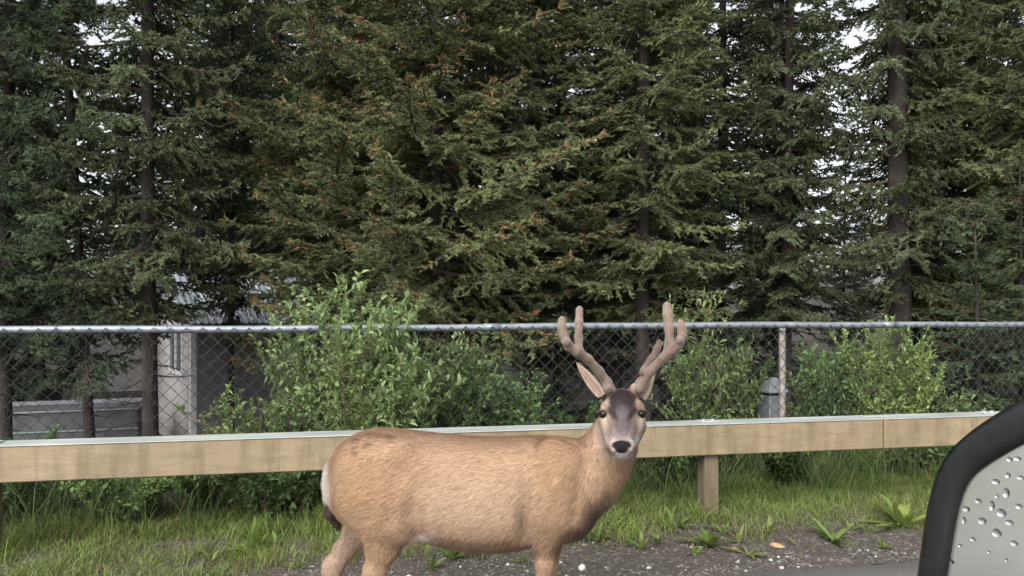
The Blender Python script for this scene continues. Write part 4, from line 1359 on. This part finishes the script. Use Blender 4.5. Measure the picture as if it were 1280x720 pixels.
# haunches and hind legs (near one under the body, far one trailing)
F.cone(PD(462, 590, NEAR), PD(480, 632, NEAR - 0.012), 0.125, 0.105, 0.045, (1, 0.62, 1))
F.chain([(PD(468, 615, NEAR), 0.115), (PD(497, 648, NEAR - 0.005), 0.088)], 0.045, (1, 0.7, 1))
F.chain([(PD(480, 648, NEAR), 0.094), (PD(479, 682, NEAR), 0.056), (PD(468, 715, NEAR), 0.036), (PD(455, 742, NEAR), 0.027), (PD(456, 752, NEAR), 0.031), (PD(464, 800, NEAR), 0.021), (PD(468, 824, NEAR), 0.026), (PD(476, 840, NEAR), 0.020)], 0.03, (1, 0.75, 1))
F.cone(PD(452, 741, NEAR), PD(446, 746, NEAR), 0.020, 0.016, 0.02)
F.chain([(PD(466, 632, FAR), 0.085), (PD(449, 664, FAR), 0.054), (PD(430, 688, FAR), 0.036), (PD(418, 706, FAR), 0.033), (PD(414, 716, FAR), 0.030), (PD(420, 770, FAR), 0.021), (PD(424, 806, FAR), 0.025), (PD(432, 826, FAR), 0.020)], 0.03, (1, 0.75, 1))
F.cone(PD(415, 703, FAR), PD(409, 706, FAR), 0.021, 0.016, 0.018)
# shoulders and front legs
F.cone(PD(702, 588, DD - 0.100), PD(694, 640, DD - 0.098), 0.098, 0.078, 0.04, (1, 0.55, 1))
F.cone(PD(708, 590, DD + 0.085), PD(700, 640, DD + 0.088), 0.105, 0.085, 0.05, (1, 0.55, 1))
F.cone(PD(722, 610, DD - 0.05), PD(716, 650, DD - 0.05), 0.075, 0.06, 0.05, (1, 0.8, 1))
for dep, ox in ((DD - 0.095, 0), (DD + 0.095, 6)):
    F.chain([(PD(688 + ox, 640, dep), 0.066), (PD(683 + ox, 672, dep), 0.045), (PD(681 + ox, 705, dep), 0.031), (PD(680 + ox, 752, dep), 0.026), (PD(680 + ox, 766, dep), 0.027), (PD(680 + ox, 812, dep), 0.020), (PD(682 + ox, 827, dep), 0.024), (PD(688 + ox, 841, dep), 0.020)], 0.022, (1, 0.8, 1))
F.cone(PD(535, 575, DD - 0.200), PD(519, 640, DD - 0.190), 0.016, 0.026, 0.045, cut=True)      # hollow of the flank
F.cone(PD(519, 640, DD - 0.19), PD(526, 672, DD - 0.15), 0.022, 0.024, 0.04, cut=True)
F.cone(PD(658, 590, DD - 0.198), PD(662, 672, DD - 0.170), 0.014, 0.024, 0.040, cut=True)      # behind the shoulder
F.cone(PD(735, 585, DD - 0.150), PD(722, 640, DD - 0.150), 0.016, 0.020, 0.040, cut=True)      # before the shoulder
F.cone(PD(508, 562, DD - 0.098), PD(494, 568, DD - 0.100), 0.030, 0.036, 0.06)                  # hip point
F.cone(PD(545, 566, DD - 0.215), PD(532, 600, DD - 0.215), 0.030, 0.030, 0.06, cut=True)       # hollow before the hip
F.cone(PD(488, 655, DD - 0.205), PD(505, 622, DD - 0.215), 0.010, 0.012, 0.04, cut=True)       # stifle crease
F.cone(PD(690, 560, DD - 0.090), PD(700, 600, DD - 0.132), 0.026, 0.030, 0.05)                 # shoulder blade
# brisket and neck, turning towards the camera
F.cone(PD(712, 645, DD), PD(727, 622, DD), 0.075, 0.075, 0.04, (1, 0.9, 1))
F.chain([(PD(704, 612, DD), 0.150), (PD(736, 598, DD - 0.01), 0.110), (PD(755, 576, DD - 0.03), 0.090), (PD(766, 553, DD - 0.06), 0.079), (PD(775, 524, DD - 0.10), 0.066)], 0.05)
# head, facing the camera, muzzle lower and nearer
HD = 2.66
F.cone(PD(778, 507, HD + 0.02), PD(778, 516, HD - 0.01), 0.060, 0.058, 0.02, (1.0, 1.05, 1))
F.cone(PD(778, 512, HD - 0.02), PD(777.5, 535, HD - 0.075), 0.056, 0.042, 0.02, (1.0, 1, 1))
F.cone(PD(777.5, 533, HD - 0.07), PD(777, 556, HD - 0.125), 0.041, 0.031, 0.02, (1.06, 1, 1))
F.cone(PD(770, 557, HD - 0.13), PD(784, 557, HD - 0.13), 0.026, 0.026, 0.012)
F.cone(PD(777, 565, HD - 0.10), PD(777, 567.5, HD - 0.115), 0.022, 0.019, 0.012, (1.25, 1, 0.8))
for sx_ in (-1, 1):
    F.cone(PD(778 + sx_ * 20, 509.5, HD - 0.02), PD(778 + sx_ * 15, 507, HD - 0.032), 0.021, 0.024, 0.018)        # brow
    F.cone(PD(778 + sx_ * 17, 524, HD - 0.01), PD(777 + sx_ * 11, 553, HD - 0.07), 0.034, 0.027, 0.022)          # cheek
    F.cone(PD(778 + sx_ * 18, 533, HD + 0.03), PD(777 + sx_ * 10, 560, HD - 0.04), 0.034, 0.022, 0.022)          # jaw
    F.cone(PD(778 + sx_ * 13, 491, HD + 0.005), PD(778 + sx_ * 16, 485, HD + 0.005), 0.019, 0.018, 0.012)        # pedicle
    F.cone(PD(778 + sx_ * 25.5, 517, HD - 0.042), PD(778 + sx_ * 25.5, 517, HD - 0.042), 0.0135, 0.0135, 0.010, cut=True)   # eye socket
    F.cone(PD(777 + sx_ * 9.5, 557, HD - 0.158), PD(777 + sx_ * 12.5, 553.5, HD - 0.150), 0.006, 0.0045, 0.006, cut=True)  # nostril
F.cone(PD(770, 565.2, HD - 0.142), PD(784, 565.2, HD - 0.142), 0.0025, 0.0025, 0.006, cut=True)                # mouth line
for sx_ in (-1, 1):                                   # eyelids
    ec = PD(778 + sx_ * 24.6, 517, HD - 0.036)
    arc = []
    for q in range(9):
        a = math.pi * (-0.12 + 1.24 * q / 8)
        arc.append((ec + np.array([0.0145 * math.cos(a), -0.006 + 0.010 * (math.cos(a) * sx_ > 0.3) , 0.0098 * math.sin(a) + 0.001]), 0.0042))
    F.chain(arc, 0.005)
BV, BQ = F.surface()
BV = relax(BV, BQ, 2, 0.45)
BN = quad_normals(BV, BQ)


def photo(p):
    """Photo pixel of points, used only to know where on the animal a coat patch lies."""
    return 640 + p[:, 0] / p[:, 1] * FPX, HORIZON - (p[:, 2] - CAMZ) / p[:, 1] * FPX


def lerp(a, b, t): return a + (b - a) * np.clip(t, 0, 1)[:, None]


def blob(u, v, cx, cy, rx, ry, soft=0.35):
    r = np.sqrt(((u - cx) / rx) ** 2 + ((v - cy) / ry) ** 2)
    return np.clip((1 + soft - r) / (2 * soft), 0, 1)


def coat(p, nrm):
    n = len(p)
    u_, v_ = photo(p)
    y = p[:, 1] - DD
    big = vnoise(p * np.array([9, 9, 12]), 31)
    c = np.tile(np.array([0.415, 0.268, 0.160]), (n, 1))
    c = lerp(c, np.array([0.465, 0.312, 0.195]), (big - 0.45) * 2.2)
    top = np.interp(u_, sec[:, 0], sec[:, 1])
    body = (u_ < 735) & (v_ < 700)
    depth = (v_ - top)
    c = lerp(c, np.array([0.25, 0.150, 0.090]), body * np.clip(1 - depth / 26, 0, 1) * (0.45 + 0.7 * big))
    c = lerp(c, np.array([0.51, 0.365, 0.245]), body * blob(u_, v_, 590, 640, 90, 38, 0.6) * 0.55)
    c = lerp(c, np.array([0.395, 0.232, 0.122]), body * np.maximum(blob(u_, v_, 468, 610, 52, 60, 0.5), blob(u_, v_, 702, 610, 34, 62, 0.5)) * 0.5)
    c = lerp(c, np.array([0.22, 0.128, 0.078]), body * np.clip((v_ - np.interp(u_, sec[:, 0], sec[:, 2]) + 16) / 16, 0, 1) * (u_ > 535) * 0.55)  # browner belly line, with the belly's shade put into the colour
    # dark flecks on the rump
    for fx, fy, rx, ry in ((448, 563, 4, 7), (470, 544, 14, 4), (492, 548, 6, 5), (463, 556, 5, 4), (450, 550, 8, 4)):
        c = lerp(c, np.array([0.09, 0.06, 0.045]), blob(u_, v_, fx, fy, rx, ry, 0.6) * (vnoise(p * 120, 5) > 0.42) * 0.8)
    # white rump patch, inner thighs and groin
    rump = np.clip((414.5 - u_) / 6, 0, 1) * np.clip((v_ - 566) / 10, 0, 1) * np.clip((668 - v_) / 16, 0, 1)
    c = lerp(c, np.array([0.66, 0.56, 0.48]), rump)
    inner = (np.abs(y) < 0.055) & (v_ > 655) & (u_ < 560)
    c = lerp(c, np.array([0.58, 0.50, 0.43]), inner * 0.85)
    fl = blob(u_, v_, 540, 672, 12, 9, 0.5)
    c = lerp(c, np.array([0.60, 0.51, 0.43]), fl * 0.45)
    hindin = (v_ > 640) & (u_ < 460) & (nrm[:, 1] < -0.1) & (y > 0.02)
    c = lerp(c, np.array([0.30, 0.22, 0.17]), hindin * 0.6)
    c = lerp(c, np.array([0.62, 0.54, 0.47]), np.clip((u_ - (521 - (v_ - 650) * 0.50)) / 9, 0, 1) * np.clip((v_ - 664) / 8, 0, 1) * (u_ < 535) * (y < 0) * 0.6)
    # neck greyer and paler, brisket dark
    c = lerp(c, np.array([0.20, 0.118, 0.072]), blob(u_, v_, 657, 650, 9, 24, 0.6) * 0.45)
    nk = (u_ > 728) & (v_ > 535)
    c = lerp(c, np.array([0.40, 0.262, 0.160]), nk * np.clip((u_ - 728) / 18, 0, 1) * 0.75)
    br = blob(u_, v_, 744, 648, 14, 20, 0.5) + blob(u_, v_, 726, 666, 16, 8, 0.5) + 0.7 * blob(u_, v_, 758, 624, 7, 12, 0.5)
    c = lerp(c, np.array([0.085, 0.060, 0.052]), np.clip(br, 0, 1) * 0.85)
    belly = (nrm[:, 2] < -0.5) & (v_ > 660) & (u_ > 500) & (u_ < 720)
    c = lerp(c, np.array([0.22, 0.125, 0.075]), belly * 0.45)  # down-facing belly shaded in the colour
    # face
    hd = (u_ > 742) & (u_ < 814) & (v_ < 574) & (v_ > 470) & (p[:, 1] < HD + 0.055)
    w_ = (vnoise(p * 170, 8) - 0.5) * 5
    cu = u_ - 778
    f = np.tile(np.array([0.335, 0.238, 0.165]), (n, 1))
    f = lerp(f, np.array([0.29, 0.235, 0.195]) * (0.75 + 0.5 * vnoise(p * 240, 43))[:, None], blob(cu, v_, 0, 546, 26, 18, 0.5))                 # grey muzzle sides
    f = lerp(f, np.array([0.10, 0.082, 0.080]) * (0.7 + 0.6 * vnoise(p * 260, 41))[:, None], blob(cu + w_, v_ + w_, 0, 528, 14.5, 18, 0.4))        # grey bridge
    f = lerp(f, np.array([0.024, 0.016, 0.017]), blob(cu + w_, v_, 0, 501, 20, 17, 0.25))   # dark forehead
    f = lerp(f, np.array([0.12, 0.10, 0.10]), blob(cu + w_, v_, 0, 515, 8, 8, 0.5) * 0.6)
    f = lerp(f, np.array([0.030, 0.022, 0.021]), np.maximum(blob(cu - 0.5 * (v_ - 517), v_, -12, 517, 4.5, 9, 0.4), blob(cu + 0.5 * (v_ - 517), v_, 12, 517, 4.5, 9, 0.4)) * 0.95)
    f = lerp(f, np.array([0.45, 0.315, 0.205]), np.maximum(blob(cu, v_, -20.5, 504, 4, 6, 0.6), blob(cu, v_, 20.5, 504, 4, 6, 0.6)) * 0.6)
    f = lerp(f, np.array([0.56, 0.44, 0.33]), np.maximum(blob(cu, v_, -22, 527, 5, 9, 0.6), blob(cu, v_, 22, 527, 5, 9, 0.6)) * 0.6)
    f = lerp(f, np.array([0.42, 0.36, 0.32]), np.maximum(blob(cu, v_, -15, 551, 5, 6, 0.5), blob(cu, v_, 15, 551, 5, 6, 0.5)) * 0.5)
    f = lerp(f, np.array([0.62, 0.56, 0.50]), np.maximum(blob(cu, v_, 0, 568.5, 11, 4.5, 0.35), 0.6 * np.maximum(blob(cu, v_, -12, 564, 3, 3.5, 0.4), blob(cu, v_, 12, 564, 3, 3.5, 0.4))))
    f = lerp(f, np.array([0.012, 0.011, 0.012]), np.maximum(blob(cu, v_, -1, 556.5, 12.5, 6.2, 0.10), blob(cu, v_, -1, 562, 8, 4.6, 0.12)) * (p[:, 1] < HD - 0.11))
    f = lerp(f, np.array([0.02, 0.016, 0.015]), np.maximum(blob(cu, v_, -25, 517, 7, 5.2, 0.3), blob(cu, v_, 25, 517, 7, 5.2, 0.3)))
    c = np.where(hd[:, None], f, c)
    c = c * np.array([0.89, 0.91, 0.97])
    # hooves
    c = np.where((v_ > 833)[:, None], np.array([0.03, 0.025, 0.02]), c)
    return c


M_coat = attrmat('deer coat', 0.85, 0.15, 220, 0.5, 0.004)
M_fur = attrmat('deer hair', 0.65, 0.22)
M_nose = None
deer = empty('deer', ROOT, 'tan mule deer buck with velvet antlers looking at the camera', 'deer')
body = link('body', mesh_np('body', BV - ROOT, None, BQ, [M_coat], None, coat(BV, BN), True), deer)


def fur(name, parent, V, Q, N_, n, lenf, combf, colf, lift=0.25, width=0.0012, seed=1, weight=None, streak=0.7, m=None):
    """Short hairs as slim tapered triangles rooted on the skin, shaded with the skin's normal."""
    rs = np.random.default_rng(seed)
    A = 0.5 * np.linalg.norm(np.cross(V[Q[:, 2]] - V[Q[:, 0]], V[Q[:, 3]] - V[Q[:, 1]]), axis=1)
    if weight is not None: A = A * weight(V[Q].mean(1))
    q = rs.choice(len(Q), n, p=A / A.sum())
    a, b = rs.random((n, 1)), rs.random((n, 1))
    bl = lambda X: (X[Q[q, 0]] * (1 - a) + X[Q[q, 1]] * a) * (1 - b) + (X[Q[q, 3]] * (1 - a) + X[Q[q, 2]] * a) * b
    p, nr = bl(V), unit(bl(N_))
    cd = combf(p, nr) + rs.normal(0, 0.16, (n, 3)) + 0.45 * (vnoise(p * 14, seed)[:, None] - 0.5) * np.array([0.3, 0, 1])
    cd = unit(cd - nr * np.sum(cd * nr, 1)[:, None])
    ln = lenf(p) * rs.uniform(0.55, 1.2, n)
    ok = ln > 0.0012
    p, nr, cd, ln = p[ok], nr[ok], cd[ok], ln[ok]
    n = len(p)
    side = unit(np.cross(nr, cd))
    lf = lift * rs.uniform(0.4, 1.6, n)
    tip = p + cd * ln[:, None] + nr * (ln * lf)[:, None]
    hw = width * 0.5 * rs.uniform(0.6, 1.3, (n, 1))
    Vh = np.stack([p - side * hw, p + side * hw, tip], 1).reshape(-1, 3)
    T = np.arange(n * 3).reshape(-1, 3)[:, [0, 2, 1]]
    # locks: neighbouring hairs share a shade, streaked along the lie of the coat
    al = np.stack([np.sum(p * cd, 1) * 30, np.sum(p * side, 1) * 230, p[:, 1] * 40], 1)
    lock = vnoise(al, seed + 3) - 0.5
    c = colf(p, nr) * np.exp(rs.normal(0, 0.20, (n, 1)) + streak * lock[:, None])
    dk = rs.random(n) < 0.05
    c[dk] *= 0.45
    C = np.stack([c * 0.85, c * 0.85, c * 1.2], 1).reshape(-1, 3)
    nh = np.repeat(unit(nr + cd * (0.12 + 0.5 * lock[:, None]) + rs.normal(0, 0.20, (n, 3))), 3, 0)
    o = link(name, mesh_np(name, Vh - ROOT, T, None, [m or M_fur], None, C, True, nh), parent)
    o['kind'] = 'stuff'
    return o


def blen(p):
    u_, v_ = photo(p)
    l = np.full(len(p), 0.026)
    l = np.where(v_ > 690, 0.013, l)
    l = np.where((v_ > 740), 0.008, l)
    l = np.where((u_ < 420) & (v_ < 665), 0.022, l)
    hd = (u_ > 742) & (u_ < 814) & (v_ < 574) & (v_ > 470) & (p[:, 1] < HD + 0.055)
    l = np.where(hd, 0.0055, l)
    l = np.where((u_ > 735) & ~hd, 0.018, l)
    nose = hd & (np.abs(u_ - 777) < 13.5) & (v_ > 549.5) & (v_ < 567) & (p[:, 1] < HD - 0.10)
    eye = hd & ((blob(u_, v_, 752.5, 517, 5.5, 5) + blob(u_, v_, 803.5, 517, 5.5, 5)) > 0.4)
    return np.where(nose | eye | (v_ > 834), 0.0, l)


def bcomb(p, nr):
    u_, v_ = photo(p)
    d = np.tile(np.array([-1.0, 0, -0.55]), (len(p), 1))
    leg = np.clip((v_ - 660) / 30, 0, 1)[:, None]
    d = d * (1 - leg) + np.array([-0.25, 0, -1.0]) * leg
    rp = np.clip((432 - u_) / 14, 0, 1)[:, None]
    d = d * (1 - rp) + np.array([-0.25, 0, -1.0]) * rp
    nk = np.clip((u_ - 715) / 25, 0, 1)[:, None]
    d = d * (1 - nk) + np.array([-0.25, 0.2, -1.0]) * nk
    hd = ((u_ > 742) & (u_ < 814) & (v_ < 560) & (p[:, 1] < HD + 0.055))[:, None]
    up = np.stack([(u_ - 778) / 30, np.full(len(p), 0.8), np.full(len(p), 0.9)], 1)
    d = np.where(hd, up, d)
    return d


fur('coat_hair', body, BV, BQ, BN, 230000, blen, bcomb, coat, 0.20, 0.0016, 3, lambda p: np.where((p[:, 1] < HD + 0.05) & (p[:, 0] > 0.29) & (p[:, 2] > 0.8), 2.2, 1.0) * np.where(p[:, 1] < DD + 0.03, 1.6, 0.6))

# eyes
m, nt, N, L, b = mat('deer eye')
b.inputs['Base Color'].default_value = (0.006, 0.004, 0.004, 1); b.inputs['Roughness'].default_value = 0.10; b.inputs['Specular IOR Level'].default_value = 0.35
M_eye = m
import bmesh
for sx_ in (-1, 1):
    bm = bmesh.new(); bmesh.ops.create_uvsphere(bm, u_segments=20, v_segments=14, radius=0.0160)
    me = bpy.data.meshes.new('eye'); bm.to_mesh(me); bm.free(); me.materials.append(M_eye)
    for pl in me.polygons: pl.use_smooth = True
    c = PD(778 + sx_ * 23.4, 517.4, HD - 0.030)
    link('eye', me, deer, c - ROOT)

# antlers in velvet
M_velvet = attrmat('antler velvet', 0.9, 0.1, 300, 0.3, 0.001, sheen=0.4)
M_vhair = attrmat('velvet hair', 0.9, 0.1, sheen=0.4)


def velcol(p, nr):
    c = np.tile(np.array([0.150, 0.110, 0.088]), (len(p), 1))
    t = vnoise(p * 60, 17)
    c = lerp(c, np.array([0.095, 0.066, 0.053]), (t - 0.45) * 2.5)
    u_, v_ = photo(p)
    return lerp(c, np.array([0.215, 0.165, 0.132]), np.clip((430 - v_) / 40, 0, 1) * 0.7)


def antler(chains, knobs, seed, dark=()):
    allp = np.array([q[0] for ch in chains + list(dark) for q in ch])
    A = Field(allp.min(0) - 0.04, allp.max(0) + 0.04, 0.0036)
    for ch in chains + list(dark): A.chain(ch, 0.012)
    for c, r in knobs: A.cone(c, c, r, r, 0.008)
    V, Q = A.surface(); V = relax(V, Q, 4, 0.5); N_ = quad_normals(V, Q)
    def cf(p, nr):
        c = velcol(p, nr)
        for ch in dark:
            cen_ = np.array([q[0] for q in ch[1:]])
            dm = np.min(np.linalg.norm(p[:, None] - cen_[None], axis=2), 1)
            c = lerp(c, np.array([0.10, 0.07, 0.055]), np.clip((0.045 - dm) / 0.02, 0, 1))  # rear tine darkened in the colour, as it stands in shade
        return c
    o = link('antler', mesh_np('antler', V - ROOT, None, Q, [M_velvet], None, cf(V, N_), True), deer)
    fur('velvet', o, V, Q, N_, 16000, lambda p: np.full(len(p), 0.0042), lambda p, nr: np.tile(np.array([0, 0, 1.0]), (len(p), 1)), lambda p, nr: cf(p, nr) * 1.3, 0.65, 0.0010, seed, None, 0.2, M_vhair)


def c2(x, y, d): return PD(680 + x / 3.0, 360 + y / 3.0, d)
antler([[(c2(252, 392, 2.665), .0179), (c2(236, 355, 2.66), .0161), (c2(205, 312, 2.65), .0152), (c2(165, 268, 2.63), .0152), (c2(125, 240, 2.61), .0152), (c2(92, 218, 2.60), .0147)],
        [(c2(92, 218, 2.60), .0147), (c2(74, 178, 2.61), .0138), (c2(66, 145, 2.615), .0138), (c2(67, 121, 2.62), .0129)],
        [(c2(132, 240, 2.615), .0138), (c2(130, 190, 2.63), .0129), (c2(131, 130, 2.645), .0129), (c2(133, 82, 2.655), .0129)]],
       [(c2(83, 203, 2.585), .0138), (c2(240, 378, 2.645), .016)], 5)
antler([[(c2(348, 392, 2.665), .0179), (c2(362, 358, 2.66), .0161), (c2(398, 312, 2.65), .0152), (c2(445, 266, 2.63), .0152), (c2(485, 235, 2.61), .0147), (c2(506, 214, 2.60), .0143)],
        [(c2(506, 214, 2.60), .0143), (c2(518, 182, 2.61), .0129), (c2(517, 152, 2.615), .0127), (c2(513, 130, 2.62), .0120)],
        [(c2(460, 255, 2.62), .0152), (c2(470, 205, 2.63), .0143), (c2(470, 150, 2.645), .0147), (c2(464, 100, 2.655), .0152), (c2(461, 68, 2.66), .0147)]],
       [(c2(508, 196, 2.585), .0138), (c2(366, 318, 2.645), .009), (c2(356, 378, 2.645), .016)], 6,
       dark=[[(c2(372, 310, 2.68), .012), (c2(402, 268, 2.72), .0115), (c2(424, 232, 2.75), .0115), (c2(432, 205, 2.765), .0106)]])

# ears: cupped leaf shapes with thickness
M_ear = attrmat('ear skin and hair', 0.85, 0.1, 200, 0.3, 0.002)


def ear(base, tip, side, width, seed):
    base, tip = np.array(base), np.array(tip)
    ax_ = tip - base; L_ = np.linalg.norm(ax_); ax_ = ax_ / L_
    side = np.array(side, float); side = unit(side - ax_ * np.dot(side, ax_))
    nrm = np.cross(ax_, side)
    if nrm[1] > 0: nrm = -nrm                           # hollow side towards the camera
    nu, nv = 15, 13
    Vf, Vb, cf, cb = [], [], [], []
    for i in range(nu):
        t = i / (nu - 1)
        w_ = width * (math.sin(math.pi * (0.16 + 0.84 * t) ** 0.75) ** 0.8 + 0.02)
        for j in range(nv):
            s = -1 + 2 * j / (nv - 1)
            cup = 0.55 * w_ * (1 - s * s) * (1 - 0.4 * t)
            p = base + ax_ * L_ * t + side * w_ * s * (0.9 if t < 0.9 else 1) - nrm * cup
            Vf.append(p); Vb.append(p - nrm * 0.004)
            e = abs(s)
            cc = np.array([0.40, 0.27, 0.22]) * (1 - e) + np.array([0.28, 0.20, 0.15]) * e
            if e > 0.85 or t > 0.93: cc = np.array([0.07, 0.05, 0.04])
            elif e > 0.6: cc = np.array([0.50, 0.40, 0.32])
            cf.append(cc); cb.append(np.array([0.24, 0.16, 0.10]))
    Q = []
    for i in range(nu - 1):
        for j in range(nv - 1):
            a = i * nv + j
            Q.append([a, a + 1, a + nv + 1, a + nv])
    nf = len(Vf)
    Q2 = [[q[3] + nf, q[2] + nf, q[1] + nf, q[0] + nf] for q in Q]
    rim = [i * nv for i in range(nu)] + [(nu - 1) * nv + j for j in range(1, nv)] + [i * nv + nv - 1 for i in range(nu - 2, -1, -1)]
    Q3 = [[rim[k], rim[k + 1], rim[k + 1] + nf, rim[k] + nf] for k in range(len(rim) - 1)]
    V = np.array(Vf + Vb); Qa = np.array(Q + Q2 + Q3); C = np.array(cf + cb)
    o = link('ear', mesh_np('ear', V - ROOT, None, Qa, [M_ear], None, C, True), deer)
    Vq, Qq = np.array(Vf), np.array(Q)
    Nq = np.tile(nrm, (len(Vq), 1))
    def colf(p, nr):
        d = np.linalg.norm(p[:, None] - Vq[None], axis=2).argmin(1)
        return np.array(cf)[d]
    fur('ear_hair', o, Vq, Qq, Nq, 2500, lambda p: np.full(len(p), 0.010), lambda p, nr: np.tile(ax_, (len(p), 1)), colf, 0.3, 0.0011, seed)


ear(PD(752, 494, 2.70), PD(721, 453, 2.76), (0.80, -0.25, -0.55), 0.0255, 8)
ear(PD(805, 494, 2.70), PD(820, 458, 2.84), (0.45, 0.55, -0.3), 0.034, 9)

# tail: white flanks, dark brown tip
tl = [(PD(421, 578, DD), .014), (PD(415, 600, DD - 0.01), .018), (PD(412, 622, DD - 0.03), .021), (PD(413, 640, DD - 0.035), .022), (PD(422, 656, DD - 0.03), .013)]
A = Field(np.array([q[0] for q in tl]).min(0) - 0.05, np.array([q[0] for q in tl]).max(0) + 0.05, 0.005)
A.chain(tl, 0.015, (0.8, 1, 1))
TV, TQ = A.surface(); TV = relax(TV, TQ, 2); TNr = quad_normals(TV, TQ)


def tailc(p, nr):
    u_, v_ = photo(p)
    c = np.tile(np.array([0.68, 0.57, 0.47]), (len(p), 1))
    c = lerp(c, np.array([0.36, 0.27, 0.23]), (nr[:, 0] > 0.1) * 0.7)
    return lerp(c, np.array([0.055, 0.034, 0.028]), (v_ - 617 + (u_ - 411) * 0.6) / 10)


tail = link('tail', mesh_np('tail', TV - ROOT, None, TQ, [M_coat], None, tailc(TV, TNr), True), deer)
fur('tail_hair', tail, TV, TQ, TNr, 9000, lambda p: np.full(len(p), 0.020), lambda p, nr: np.tile(np.array([0.05, 0, -1.0]), (len(p), 1)), tailc, 0.18, 0.0016, 12)
